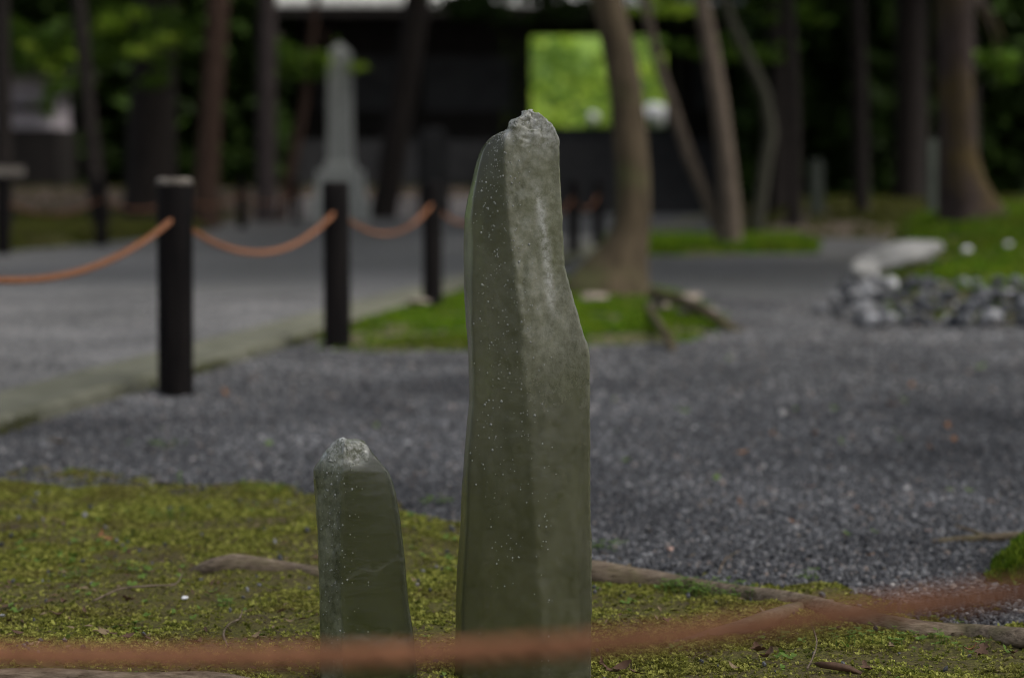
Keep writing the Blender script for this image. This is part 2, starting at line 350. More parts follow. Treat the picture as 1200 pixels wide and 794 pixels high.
def tuft_mesh(seed, n=7, tall=1.0, spread=0.8, wid=0.22):
    rr = random.Random(seed); V = []; F = []
    for k in range(n):
        a = rr.uniform(0, 6.283); le = rr.uniform(.6, 1.1); o = Vector((rr.uniform(-.35, .35), rr.uniform(-.35, .35), 0))
        d = Vector((math.cos(a) * spread * rr.uniform(.3, 1), math.sin(a) * spread * rr.uniform(.3, 1), tall * le)); s = Vector((-math.sin(a), math.cos(a), 0)) * wid
        b = len(V); mid = o + d * 0.55 + Vector((0, 0, .08))
        V += [o - s * .5, o + s * .5, mid + s, o + d, mid - s]; F += [(b, b + 1, b + 2, b + 4), (b + 4, b + 2, b + 3)]
    return mesh('tuft_shape', V, F)
MOSS_T = [tuft_mesh(k, 8, 0.75, 0.9, 0.24) for k in range(6)]
GRASS_T = [tuft_mesh(20 + k, 9, 1.3, 0.7, 0.12) for k in range(5)]

# ------------------------------------------------------------------ the ground
def quad(name, pts, mat, kind='structure'):
    return tag(link(name, mesh(name, pts, [tuple(range(len(pts)))]), mat), kind=kind)
g0 = quad('ground', [(-250, -60, 0), (250, -60, 0), (250, 400, 0), (-250, 400, 0)], M['gravel'])
def kerb_x(Y): return -1.51 + 0.1475 * (Y - 6.4)        # right edge of the kerb
ys = np.linspace(2.0, 47.0, 40)
pv = [(kerb_x(y) - 0.2, y, 0.03) for y in ys] + [(-5.6 + 0.02 * y, y, 0.03) for y in ys[::-1]]
quad('path', pv, M['path'])
# kerb: a long low strip of stone with a worn rounded edge
KV = []; KF = []
ys = np.arange(3.0, 46.0, 0.25)
for i, y in enumerate(ys):
    j = 0.008 * (noise.noise(Vector((y * 1.7, 0, 0)))); x = kerb_x(y) + j; z = 0.056 + 0.004 * noise.noise(Vector((y * 2.3, 4, 0)))
    KV += [(x, y, -0.02), (x - 0.004, y, z - 0.018), (x - 0.022, y, z), (x - 0.3, y, z), (x - 0.325, y, z - 0.014), (x - 0.33, y, -0.02)]
    if i:
        for k in range(5): KF.append(((i - 1) * 6 + k, (i - 1) * 6 + k + 1, i * 6 + k + 1, i * 6 + k))
KF.append((0, 5, 4, 3, 2, 1)); n6 = (len(ys) - 1) * 6; KF.append(tuple(n6 + k for k in range(6)))
tag(link('kerb', mesh('kerb', KV, KF), M['kerb']), kind='structure')

# foreground moss bed
bpx = [(-120, 553), (0, 558), (150, 564), (290, 572), (370, 590), (450, 606), (530, 624), (620, 645), (700, 664), (830, 688), (960, 704), (1050, 722), (1200, 738), (1400, 752)]
bg_ = [gnd(*p) for p in bpx]; bX = np.array([p.x for p in bg_]); bY = np.array([p.y for p in bg_]); o_ = np.argsort(bX); bX, bY = bX[o_], bY[o_]
def moss_mask(x, y):
    yb = np.interp(x, bX, bY) + (fbm(x, y, 0.4, 3) - 0.5) * 0.6 + (fbm(x, y, 0.12, 9) - 0.5) * 0.7
    return sstep(0.13, -0.18, y - yb)
def moss_h(x, y):
    m = moss_mask(x, y)
    return -0.012 + 0.03 * m + m * (0.030 * (fbm(x, y, 0.5, 11) - 0.5) + 0.022 * (fbm(x, y, 0.09, 5) - 0.5))
xs = np.arange(-2.2, 2.2, 0.018); ysg = np.arange(1.0, 6.4, 0.018)
XX, YY = np.meshgrid(xs, ysg); HH = moss_h(XX, YY); MM = moss_mask(XX, YY)
nx, ny = len(xs), len(ysg); V = np.stack([XX, YY, HH], -1).reshape(-1, 3)
ok = (MM > 0.0)
F = [(j * nx + i, j * nx + i + 1, (j + 1) * nx + i + 1, (j + 1) * nx + i) for j in range(ny - 1) for i in range(nx - 1) if ok[j, i] or ok[j + 1, i + 1]]
used = np.zeros(len(V), bool); used[np.array(F).ravel()] = True; idx = np.cumsum(used) - 1
Fm = idx[np.array(F)].tolist()
tag(link('moss_bed', mesh('moss_bed', V[used], Fm, True), M['moss_soil']), kind='structure')
def rnd_ground(n, x0, x1, y0, y1): return rng.uniform(x0, x1, n), rng.uniform(y0, y1, n)
def in_view(x, y, mrg=0.5): return np.abs(x) < 0.236 * y + mrg
# moss tufts
x, y = rnd_ground(900000, -1.95, 1.95, 2.5, 6.2)
cover = fbm(x, y, 0.16, 21, 4)
keep = in_view(x, y) & (rng.random(len(x)) < moss_mask(x, y) * np.clip((cover - 0.42) * 6, 0.14, 1)) & (rng.random(len(x)) < np.clip(1.25 - (y - 3.0) * 0.2, 0.3, 1))
x, y = x[keep], y[keep]
s = np.clip(rng.lognormal(-5.5, 0.34, len(x)), .002, .0085) * (1 + 0.5 * fbm(x, y, 0.1, 31)) * np.clip(0.7 + (y - 3) * .12, .8, 1.1)
tag(scatter('moss', np.stack([x, y, moss_h(x, y) - 0.001], -1), s, np.stack([rng.normal(0, .3, len(x)), rng.normal(0, .3, len(x)), rng.uniform(0, 6.28, len(x))], -1), MOSS_T, M['moss']),
    'low olive green moss carpeting the earth around the two crystal stones', 'moss', kind='stuff')

# gravel stones
def pebbles(name, n, x0, x1, y0, y1, zf, size, mask, mat, label, lift=0.25):
    x, y = rnd_ground(n, x0, x1, y0, y1); k = in_view(x, y, 0.75) & mask(x, y); x, y = x[k], y[k]
    s = size(y) * rng.lognormal(0, 0.28, len(x)); s = np.clip(s, 0.002, 0.02)
    z = zf(x, y) + s * rng.uniform(-0.1, lift + .35, len(x))
    return tag(scatter(name, np.stack([x, y, z], -1), s, rng.uniform(0, 6.28, (len(x), 3)), PEBBLES, mat), label, 'gravel', kind='stuff')
ISL = [gnd(*p) for p in [(352, 410), (420, 416), (540, 413), (690, 407), (760, 405), (815, 402), (845, 388), (862, 366), (815, 345), (760, 335), (680, 330), (560, 325), (520, 333), (470, 345), (415, 368), (372, 385)]]
def poly_d(x, y, P):
    """signed distance to a closed polygon, positive inside"""
    x = np.asarray(x); y = np.asarray(y); d = np.full(x.shape, 1e9); ins = np.zeros(x.shape, bool); n = len(P)
    for i in range(n):
        ax, ay = P[i][0], P[i][1]; bx, by = P[(i + 1) % n][0], P[(i + 1) % n][1]
        ex, ey = bx - ax, by - ay; t = np.clip(((x - ax) * ex + (y - ay) * ey) / (ex * ex + ey * ey + 1e-12), 0, 1)
        d = np.minimum(d, np.hypot(x - ax - ex * t, y - ay - ey * t))
        c = ((ay > y) != (by > y)) & (x < (bx - ax) * (y - ay) / (by - ay + 1e-12) + ax); ins ^= c
    return np.where(ins, d, -d)
right_of_kerb = lambda x, y: x > kerb_x(y) + 0.01
pebbles('gravel', 300000, -2.5, 2.5, 3.2, 7.5, lambda x, y: np.maximum(0, moss_h(x, y)) + .004 * (moss_mask(x, y) > .1), lambda y: 0.0051 + 0.0005 * (y - 3.5),
        lambda x, y: right_of_kerb(x, y) & (rng.random(len(x)) < np.clip(1.0 - 1.12 * moss_mask(x, y), 0.003, 1)), M['pebble'], 'dark grey crushed gravel between the moss and the kerb')
pebbles('gravel', 150000, -2.7, 4.2, 7.5, 14, lambda x, y: 0 * x, lambda y: 0.0075 + 0 * y,
        lambda x, y: right_of_kerb(x, y) & (poly_d(x, y, ISL) < 0.02), M['pebble'], 'dark grey crushed gravel around the mossy island with the tree')
pebbles('path_gravel', 60000, -4.2, -0.6, 6.5, 14, lambda x, y: 0.03 + 0 * x, lambda y: 0.006 + 0 * y,
        lambda x, y: x < kerb_x(y) - 0.34, M['path_pebble'], 'paler grey gravel of the roped path beyond the kerb')
# scattered stray pebbles on the moss
x, y = rnd_ground(900, -1.5, 1.5, 3.0, 5.6); k = in_view(x, y) & (moss_mask(x, y) > 0.5); x, y = x[k], y[k]
k = fbm(x, y, 0.3, 41) > 0.5; x, y = x[k], y[k]
s = rng.uniform(0.003, 0.007, len(x))
tag(scatter('stray_gravel', np.stack([x, y, moss_h(x, y) + s * .6], -1), s, rng.uniform(0, 6.28, (len(x), 3)), PEBBLES, M['pebble']), 'stray grey gravel stones strewn over the moss', 'gravel', kind='stuff')

# litter: flecks of bark, needles and dry leaf crumbs
FLECK = [mesh('fleck_shape', [(-1, 0, 0), (-.2, -.3 * k, .15), (1, .1, .05 * k), (.1, .35, .2)], [(0, 1, 2, 3)]) for k in (.5, 1, 1.5)]
SPROUT = [tuft_mesh(40 + k, 4, 0.45, 1.3, 0.42) for k in range(3)]
def litter(name, n, mk, lo, hi, vs, mat, label, dens, cat):
    x, y = rnd_ground(n, -1.7, 1.7, 3.0, 6.5); k = in_view(x, y) & (rng.random(len(x)) < dens(x, y)); x, y = x[k], y[k]; s = rng.uniform(lo, hi, len(x))
    tag(scatter(name, np.stack([x, y, np.maximum(0.004, moss_h(x, y)) + .004], -1), s, np.stack([rng.normal(0, .35, len(x)), rng.normal(0, .35, len(x)), rng.uniform(0, 6.28, len(x))], -1), vs, mat), label, cat, kind='stuff')
litter('leaf_litter', 3600, None, .004, .012, FLECK, M['leaf_brown'], 'dark brown crumbs of bark and leaf strewn on the moss', lambda x, y: moss_mask(x, y) * np.clip((fbm(x, y, .35, 51) - .42) * 6, .1, 1), 'litter')
litter('leaf_litter', 1100, None, .004, .010, FLECK, M['leaf_tan'], 'tan crumbs of dry leaf strewn over moss and gravel', lambda x, y: .25 + .6 * moss_mask(x, y), 'litter')
litter('tiny_sprouts', 2600, None, .006, .012, SPROUT, M['clover'], 'tiny pale green sprouts dotted through the moss', lambda x, y: moss_mask(x, y) * np.clip((fbm(x, y, .25, 53) - .5) * 6, .03, 1), 'sprouts')
litter('tiny_sprouts', 2600, None, .006, .012, SPROUT, M['clover'], 'tiny weeds sprouting in the gravel near the moss', lambda x, y: (1 - moss_mask(x, y)) * np.clip((fbm(x, y, .3, 57) - .62) * 9, 0, .6) * np.clip(1.6 - (y - np.interp(x, bX, bY)), .15, 1), 'sprouts')
# mounds of moss farther off
def mound(name, P, hfun, step, mat, tuft_n, tuft_s, tuft_mat, label, variants=GRASS_T, fall=0.3, base=0.0):
    P = [(p[0], p[1]) for p in P]; x0 = min(p[0] for p in P); x1 = max(p[0] for p in P); y0 = min(p[1] for p in P); y1 = max(p[1] for p in P)
    xs = np.arange(x0 - step, x1 + 2 * step, step); ys = np.arange(y0 - step, y1 + 2 * step, step); X, Y = np.meshgrid(xs, ys)
    def hf(x, y):
        d = poly_d(x, y, P) + (fbm(x, y, fall * 2, 77) - .5) * fall
        return base - 0.02 + sstep(-0.02, fall, d) * (0.02 + hfun(x, y)), d
    Z, D = hf(X, Y); nx = len(xs); V = np.stack([X, Y, Z], -1).reshape(-1, 3)
    F = [(j * nx + i, j * nx + i + 1, (j + 1) * nx + i + 1, (j + 1) * nx + i) for j in range(len(ys) - 1) for i in range(nx - 1) if max(D[j, i], D[j + 1, i + 1], D[j, i + 1], D[j + 1, i]) > -step * 2]
    used = np.zeros(len(V), bool); used[np.array(F).ravel()] = True; idx = np.cumsum(used) - 1
    ob = tag(link(name, mesh(name, V[used], idx[np.array(F)].tolist(), True), mat), kind='structure')
    x, y = rnd_ground(tuft_n, x0, x1, y0, y1); z, d = hf(x, y); k = (d > 0.03) & (rng.random(len(x)) < np.clip((fbm(x, y, 0.6, 13) - .36) * 7, .05, 1)) & (np.abs(x) < 0.25 * y + 1); x, y, z = x[k], y[k], z[k]
    s = rng.uniform(.6, 1.3, len(x)) * tuft_s
    tag(scatter('moss', np.stack([x, y, z], -1), s, np.stack([rng.normal(0, .25, len(x)), rng.normal(0, .25, len(x)), rng.uniform(0, 6.28, len(x))], -1), variants, tuft_mat), label, 'moss', kind='stuff')
    return hf
yk = rng.uniform(5.5, 22, 9000); xk = kerb_x(yk) + np.abs(rng.normal(0, .012, 9000)) - .004; kk = fbm(yk, yk * 0, .5, 91) > .5; yk, xk = yk[kk], xk[kk]  # dark tufts at the kerb foot stand in for its shaded side
tag(scatter('moss', np.stack([xk, yk, np.clip(.035 - (xk - kerb_x(yk)) * 1.6, 0, .05) * rng.random(len(xk))], -1), rng.uniform(.004, .009, len(xk)), np.stack([0 * xk, rng.normal(.4, .3, len(xk)), rng.uniform(0, 6.28, len(xk))], -1), MOSS_T, M['moss_dim']), 'dark moss tufts standing in for the shaded side of the kerb', 'moss', kind='stuff')
isl_h = mound('moss_island', ISL, lambda x, y: 0.012 + 0.05 * (fbm(x, y, .7, 8) - .4), 0.05, M['island_soil'], 30000, 0.02, M['moss_bright'], 'bright green moss growing round the posts and the thick tree trunk', fall=0.25)
strip_h = mound('moss_strip', [gnd(*p) for p in [(700, 299), (800, 300), (955, 297), (960, 281), (700, 281)]], lambda x, y: 0.05 + 0 * x, 0.15, M['moss_green'], 16000, 0.05, M['moss_bright'], 'green moss strip round the slim twin stemmed tree')
mound('moss_verge', [(-9, 20.5), (-5.25, 21.2), (-4.75, 24), (-4.5, 27), (-4.5, 33), (-9, 33)], lambda x, y: 0.12 + 0 * x, 0.2, M['moss_green'], 26000, 0.05, M['moss_dim'], 'dull green moss verge along the far side of the roped path')
BANK = [(1.98, 11.5), (2.05, 12.4), (2.35, 13.2), (2.55, 15), (3.0, 18), (3.7, 22), (5, 25), (10, 27), (10, 11.3), (4, 11.2), (3, 11.3)]
bank_h = mound('moss_bank', BANK, lambda x, y: 0.17 + 0.30 * sstep(11.5, 21, y) * sstep(2, 5, x) + 0.05 * (fbm(x, y, 1.2, 4) - .5), 0.1, M['moss_green'], 40000, 0.035, M['moss_bright'], 'green moss on the raised bank behind the edging stones', fall=0.35)
floor_h = mound('forest_floor', [(2.8, 29), (6, 27.5), (16, 26), (16, 47), (4.6, 47), (4.2, 38)], lambda x, y: 0.12 + 0.25 * sstep(28, 40, y), 0.4, M['earth'], 22000, 0.06, M['moss_dim'], 'dim moss on the forest floor below the dark trees', fall=1.0)
mound('earth_terrace', [(-16, 33), (-5.2, 33.5), (-4.6, 44.35), (-0.6, 44.35), (-0.4, 46.3), (-16, 47)], lambda x, y: 0.1 + 0.5 * sstep(42.5, 44.6, y), 0.25, M['earth'], 9000, 0.06, M['moss_dim'], 'sparse moss on the brown earth terrace before the hall', fall=0.5)

# ------------------------------------------------------------------ the two standing crystals
def crystal(name, levels, Y, depth, mat, label, rough_f, top_noise, seed, drops, frost_glint_f, ridge, ysc):
    """levels: (py, left edge, left ridge, main ridge, right edge) from bottom to top, in photograph pixels"""
    lv = np.array(levels, float); py = lv[:, 0]
    pyy = np.concatenate([np.arange(py[0], py[-1] + 45, -2.2), np.arange(py[-1] + 45, py[-1], -1.2), [py[-1]]])
    def ip(c): return np.interp(-pyy, -py, lv[:, c])
    xl, x1, x2, xr = ip(1), ip(2), ip(3), ip(4); k = F_PX / Y
    V = []; rough = []; frost = []; nr = None; wmax = (xr - xl).max()
    per = [6, 26, 34, 8, 12, 8]
    for i, p in enumerate(pyy):
        w_ = (xr[i] - xl[i]) / wmax; dd = depth * (0.35 + 0.65 * w_) if w_ > .3 else depth * w_ * 1.8
        z = at(600, p, Y).z
        P = [(xl[i], 0.3 * dd), (x1[i], 0.04 * dd), (x2[i], -ridge * dd), (xr[i], 0.03 * dd), (xr[i] - 0.1 * (xr[i] - xl[i]), 0.55 * dd), (xl[i] + 0.25 * (xr[i] - xl[i]), 0.62 * dd)]
        ring = []; rr_ = []
        for e in range(6):
            a, b = P[e], P[(e + 1) % 6]
            for q in range(per[e]):
                t = q / per[e]; ring.append((a[0] + (b[0] - a[0]) * t, a[1] + (b[1] - a[1]) * t)); rr_.append(rough_f(e, p))
        n = len(ring)
        for _ in range(1):          # soften the ridges a little
            ring = [(ring[q][0] * .5 + (ring[q - 1][0] + ring[(q + 1) % n][0]) * .25, ring[q][1] * .5 + (ring[q - 1][1] + ring[(q + 1) % n][1]) * .25) for q in range(n)]
        for _ in range(6): rr_ = [rr_[q] * .5 + (rr_[q - 1] + rr_[(q + 1) % n]) * .25 for q in range(n)]
        nr = n
        for q, (sx, sy) in enumerate(ring):
            v = Vector(((sx - 600) / k, Y + sy, z)); rg = rr_[q]
            c_ = Vector((((xl[i] + xr[i]) / 2 - 600) / k, Y + .1 * dd, z)); out = (v - c_); out.z = 0; out.normalize()
            tp, fr = frost_glint_f(p, sx)
            a1 = noise.noise(Vector((v.x * 22 + seed, v.y * 22, v.z * 7))) * 0.0018
            a2 = noise.noise(Vector((v.x * 90 + seed, v.y * 90, v.z * 45))) * (0.0003 + 0.0013 * rg) + noise.noise(Vector((v.x * 260 + seed, v.y * 260, v.z * 130))) * 0.0006 * rg
            def cell(sc_): return noise.cell(Vector((v.x * sc_ + seed + .3 * noise.noise(v * 80), v.y * sc_, v.z * sc_ + .4 * noise.noise(v * 60))))
            a3 = (1.1 * noise.noise(Vector((v.x * 60, v.y * 60 + seed, v.z * 60))) + .9 * (cell(75) - .5) + .5 * noise.noise(Vector((v.x * 190, v.y * 190, v.z * 190 + seed)))) * top_noise * tp
            v = v + out * (a1 + a2 + a3) + Vector((0, 0, a3 * .8))
            V.append(v); rough.append(max(rg, tp)); frost.append(fr)
    F = []
    m = len(pyy)
    for i in range(m - 1):
        for q in range(nr):
            q2 = (q + 1) % nr; F.append((i * nr + q, i * nr + q2, (i + 1) * nr + q2, (i + 1) * nr + q))
    tc = sum((V[(m - 1) * nr + q] for q in range(nr)), Vector()) / nr + Vector((0, 0, .003)); V.append(tc); rough.append(1); frost.append(1)
    for q in range(nr): F.append(((m - 1) * nr + q, (m - 1) * nr + (q + 1) % nr, len(V) - 1))
    root = empty(name, (V[0].x + 0.05, Y, 0)); tag(root, label, 'standing stone')
    me = mesh('shaft', V, F, True)
    for nm, dat in (('rough', rough), ('frost', frost)):
        a = me.attributes.new(nm, 'FLOAT', 'POINT'); a.data.foreach_set('value', np.array(dat, np.float32))
    link('shaft', me, mat, root)
    # droplets and mineral specks clinging to the glossy faces
    rr = random.Random(seed); DV = []; DF = []
    bm = bmesh.new(); bmesh.ops.create_icosphere(bm, subdivisions=1, radius=1.0); iv = [v.co.copy() for v in bm.verts]; bm.verts.index_update(); ifc = [tuple(v.index for v in f.verts) for f in bm.faces]; bm.free()
    for dn in range(drops):
        i = min(m - 2, int(m * rr.random() ** ysc)); q = int(rr.triangular(per[0] * .4, per[0] + per[1] + per[2] * .6, per[0] + per[1] * .55))
        vi = i * nr + q; c = V[vi] + (V[vi + nr] - V[vi]) * rr.random() + (V[i * nr + (q + 1) % nr] - V[vi]) * rr.random(); r_ = min(rr.lognormvariate(math.log(0.0008), 0.42), .0022)
        b = len(DV); DV += [c + Vector((u.x * r_, u.y * r_ * .7, u.z * r_ * 1.1)) for u in iv]; DF += [tuple(b + u for u in f) for f in ifc]
    d = link('droplets', mesh('droplets', DV, DF, True), M['drop'], root); d['kind'] = 'stuff'
    return root
BIG = [(860, 530, 541, 638, 696), (794, 530, 541, 636, 695), (720, 530, 541, 634, 695), (680, 532, 543, 632, 695), (620, 537, 546, 628, 694), (580, 538, 547, 625, 693), (520, 543, 550, 621, 694), (470, 548, 555, 617, 693), (430, 547, 555, 614, 692.5),
       (418, 546, 554, 613, 692), (402, 545, 554, 612, 689), (380, 543, 553, 611, 681), (352, 541.5, 553, 608, 674), (330, 541, 553, 605, 668), (310, 541, 553, 603, 663), (280, 541.5, 553, 599, 661), (255, 542.5, 552, 597, 660), (234, 546, 554, 595, 659), (213, 551.5, 557.5, 593, 658), (191, 557, 562, 592, 657.2),
       (175, 562.5, 567, 591, 656.5), (166, 568.5, 573, 591, 655.5), (159, 576, 579, 592, 654), (153, 588, 590, 595, 652.5), (150, 593, 595, 599, 651), (144, 595.5, 597, 602, 646), (139, 600, 602, 606, 641.5), (136, 606.5, 608, 611, 638), (131, 611, 612, 616, 632), (128, 615, 616, 619, 625)]
def frost_glint_big(p, x):
    tp = float(np.clip(sstep(176 + 0.2 * (x - 590), 138, p) * (x > 588), 0, 1)); g = .9 * math.exp(-((x - 590) / 5) ** 2 - ((p - 157) / 5) ** 2)  # tp is the frosted tip, g a glint painted on the left shoulder
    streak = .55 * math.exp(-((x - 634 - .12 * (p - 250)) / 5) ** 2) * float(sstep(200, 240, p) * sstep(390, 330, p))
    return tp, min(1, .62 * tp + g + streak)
def rough_big(e, p):
    if e == 2: return 0.4 + 0.6 * float(sstep(540, 330, p))
    if e == 1: return 0.02 + .33 * float(sstep(200, 330, p)) - .12 * float(sstep(520, 640, p))
    return (.3, 0, 0, .8, .8, .5)[e]
crystal('crystal_stone', BIG, 3.14, 0.165, M['crystal'], 'tall greenish translucent crystal pillar with a chipped frosted tip standing in moss', rough_big, 0.0028, 3, 640, frost_glint_big, 0.085, .5)
SMALL = [(860, 371, 374, 403, 491), (794, 370, 373, 402, 488), (745, 370, 373, 401, 484), (700, 369, 372, 400, 477.5), (650, 367, 371, 399, 473), (610, 366, 370, 400, 468.5), (580, 364.5, 369, 400, 464), (563, 363.5, 368, 400, 459.5), (552, 363.5, 368, 401, 455), (549, 365, 368.5, 402, 452), (541, 371, 374, 402, 445.5), (532, 378, 380, 403, 437), (525, 382.5, 384, 404, 431.5), (519.5, 387, 388, 404, 427), (516.5, 391.5, 393, 403, 418), (514.3, 396, 397, 401, 407)]
def frost_glint_small(p, x):
    tp = float(sstep(558 - 0.35 * abs(x - 405), 530, p)) * float(sstep(436, 428, x))
    crack = .16 * math.exp(-((p - (672 - .27 * (x - 410) + 3 * math.sin(x * .16))) / 1.8) ** 2) * (405 < x < 472)
    wedge = .2 * float(sstep(733, 739, p - .16 * (x - 400)) * sstep(758, 742, p - .16 * (x - 400))) * (x > 401)  # pale reflection along the fracture, painted into the mask
    gl = .8 * math.exp(-((x - 399) / 4) ** 2 - ((p - 518) / 4) ** 2) + .9 * math.exp(-((x - 419) / 5) ** 2 - ((p - 528) / 6) ** 2)  # two glints of light painted over the chipped top
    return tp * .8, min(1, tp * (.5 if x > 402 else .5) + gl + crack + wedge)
def rough_small(e, p): return (.8, 1, .05, .4, .5, .5)[e]
crystal('crystal_stone', SMALL, 3.12, 0.11, M['crystal_small'], 'short dark green crystal stub with a pale chipped top beside the tall one', rough_small, 0.0017, 9, 240, frost_glint_small, .22, .6)

# ------------------------------------------------------------------ posts and ropes
def post_at(X, Y, h, r, z0, cap, label, group=None, sides=16):
    root = empty('rope_post', (X, Y, z0)); zs = [-0.25, 0.0, .1, .25, .4, .55, h - .035, h - .012, h]
    P = [Vector((X + .004 * noise.noise(Vector((z * 3, X, Y))), Y, z0 + z)) for z in zs]; rad = [r] * 7 + [r * .98, r * .86]
    V, F = tube(P, rad, sides, 0.05, X * 3 + Y); link('shaft', mesh('shaft', V, F, True), M['charred'], root)
    if cap:
        P = [Vector((X, Y, z0 + z)) for z in (h - .016, h - .012, h + .004, h + .009)]; V, F = tube(P, [r * .99, r * 1.05, r * 1.05, r * .8], sides, 0.1, 5)
        link('weathered_top', mesh('weathered_top', V, F, True), M['post_top'], root)
    tag(root, label, 'post', group); return root
def rope(name, A, B, sag, r, label, mat=None, segs=None, group=None, power=1.0):
    A, B = Vector(A), Vector(B); L = (B - A).length; n = segs or int(L / 0.012); V = []; F = []
    cen = []
    for i in range(n + 1):
        t = i / n; p = A.lerp(B, t); p.z -= sag * 4 * t * (1 - t); cen.append(p)
    for sidx in range(3):
        b0 = len(V); ring = 6
        side = (B - A).cross(Vector((0, 0, 1))).normalized()
        P = []
        for i, p in enumerate(cen):
            ph = 2 * math.pi * (i * (L / n) / 0.075 + sidx / 3); tng = (cen[min(i + 1, n)] - cen[max(i - 1, 0)]).normalized(); up = side.cross(tng).normalized()
            P.append(p + side * (math.cos(ph) * r * .6) + up * (math.sin(ph) * r * .6))
        v, f = tube(P, [r * .5] * len(P), ring); V += v; F += [tuple(b0 + q for q in ff) for ff in f]
    return tag(link(name, mesh(name, V, F, True), M['rope']), label, 'rope', group)
PL = [(-1.50, 4.9), None, None, None, (-0.13, 16.2), (0.24, 18.8), None, None]
PL[1] = tuple(gnd(207, 465))[:2]; PL[2] = tuple(gnd(395, 403, .02))[:2]; PL[3] = tuple(gnd(507, 357, .03))[:2]; PL[6] = tuple(gnd(672, 303))[:2]; PL[7] = tuple(gnd(701, 293))[:2]
plabel = ['charred wooden post past the frame edge carrying the coir rope', 'dark wooden post with a pale weathered top rim standing in gravel beside the kerb', 'dark wooden post at the front corner of the moss island', 'dark wooden post at the back edge of the moss island by the path',
          'dark post behind the tall crystal, first beyond the moss island', 'dark post behind the tall crystal, second beyond the moss island', 'dark post just left of the thick trunk, farther along the kerb', 'dark post touching the outline of the thick tree trunk, along the kerb']
for i, (X, Y) in enumerate(PL):
    post_at(X, Y, 0.752 if i == 1 else 0.748, 0.0615 if i < 3 else .057, 0, i == 1, plabel[i], 'posts along the kerb side of the path')
rl = ['orange brown coir rope sagging from the pale rimmed post out past the frame', 'coir rope sagging between the pale rimmed post and the post on the moss corner', 'coir rope sagging between the two posts on the moss island', 'coir rope leading from the moss island toward the tall crystal', 'coir rope hidden behind the tall crystal', 'coir rope reaching the far posts left of the thick trunk', 'short far coir rope between the two posts near the thick trunk']
za = [0.62, 0.625, 0.62, 0.62, .6, .6, .6, .6]
for i in range(7):
    a, b = PL[i], PL[i + 1]; rope('coir_rope', (a[0], a[1], za[i]), (b[0], b[1], za[i + 1]), (.15, .155, .14, .14, .14, .14, .14)[i], 0.0105, rl[i], segs=(None if i < 2 else 90), group='coir ropes between the posts')
# far side of the path
FP = [gnd(4, 302), gnd(119, 291), Vector((-4.45, 29.0, 0)), gnd(284, 270), gnd(347, 264)]
fl = ['far dark post carrying a pale board beside the moss verge', 'far dark post standing at the front of the dull moss verge', 'far dark post across the path behind the pale rimmed post', 'far dark post across the path before the pale stone wall', 'far dark post across the path beside the grey stone monument']
for i, p in enumerate(FP): post_at(p.x, p.y, 0.76, 0.075, 0.02, False, fl[i], 'posts on the far side of the path', 10)
for i in range(4):
    a, b = FP[i], FP[i + 1]; rope('coir_rope', (a.x, a.y, .56), (b.x, b.y, .56), .16, .012, ['far thin rope leaving the post with the pale board', 'far thin rope along the moss verge behind the pale rimmed post', 'far thin rope before the dark trunks across the path', 'far thin rope before the pale low stone wall'][i], segs=60, group='ropes on the far side of the path')
sg = empty('sign_board', (FP[0].x, FP[0].y, 0.75))
tag(sg, 'pale weathered horizontal board fixed across the top of a far dark post', 'sign')
c = FP[0]; link('board', boxme('board', c.x - .42, c.x + .24, c.y - .11, c.y - .079, .80, .89, bev=.006), M['post_top'], sg)
link('batten', boxme('batten', c.x - .04, c.x + .04, c.y - .0792, c.y - .05, .7, .9), M['charred'], sg)

# foreground rope across the bottom of the view, with the posts it hangs from
def fg_rope():
    pts = [at(-320, 752, 1.40), at(-60, 765, 1.36), at(150, 769, 1.33), at(380, 768, 1.29), at(560, 762, 1.26), at(720, 752, 1.22), at(880, 734, 1.18), at(1040, 713, 1.14), at(1200, 693, 1.1), at(1480, 648, 1.02)]
    P, W_ = resample(pts, [0.0075] * len(pts), 0.008); V = []; F = []; s_ = 0
    for k in range(3):
        Q = []; s_ = 0
        for i, p in enumerate(P):
            if i: s_ += (P[i] - P[i - 1]).length
            t = (P[min(i + 1, len(P) - 1)] - P[max(i - 1, 0)]).normalized(); a = t.cross(Vector((0, 1, 0))).normalized(); b = t.cross(a); ph = 2 * math.pi * (s_ / .05 + k / 3)
            Q.append(p + a * (math.cos(ph) * .0038) + b * (math.sin(ph) * .0038))
        v, f = tube(Q, [.004] * len(Q), 7, .1, k); b0 = len(V); V += v; F += [tuple(b0 + q for q in ff) for ff in f]
    tag(link('coir_rope', mesh('coir_rope', V, F, True), M['rope']), 'blurred reddish brown rope strung low in front of the two crystals', 'rope')
    for p, lb in ((pts[0], 'dark post outside the view holding the low end of the front rope'), (pts[-1], 'dark post outside the view holding the high end of the front rope')):
        post_at(p.x, p.y, p.z + .12, .05, 0, False, lb)
fg_rope()

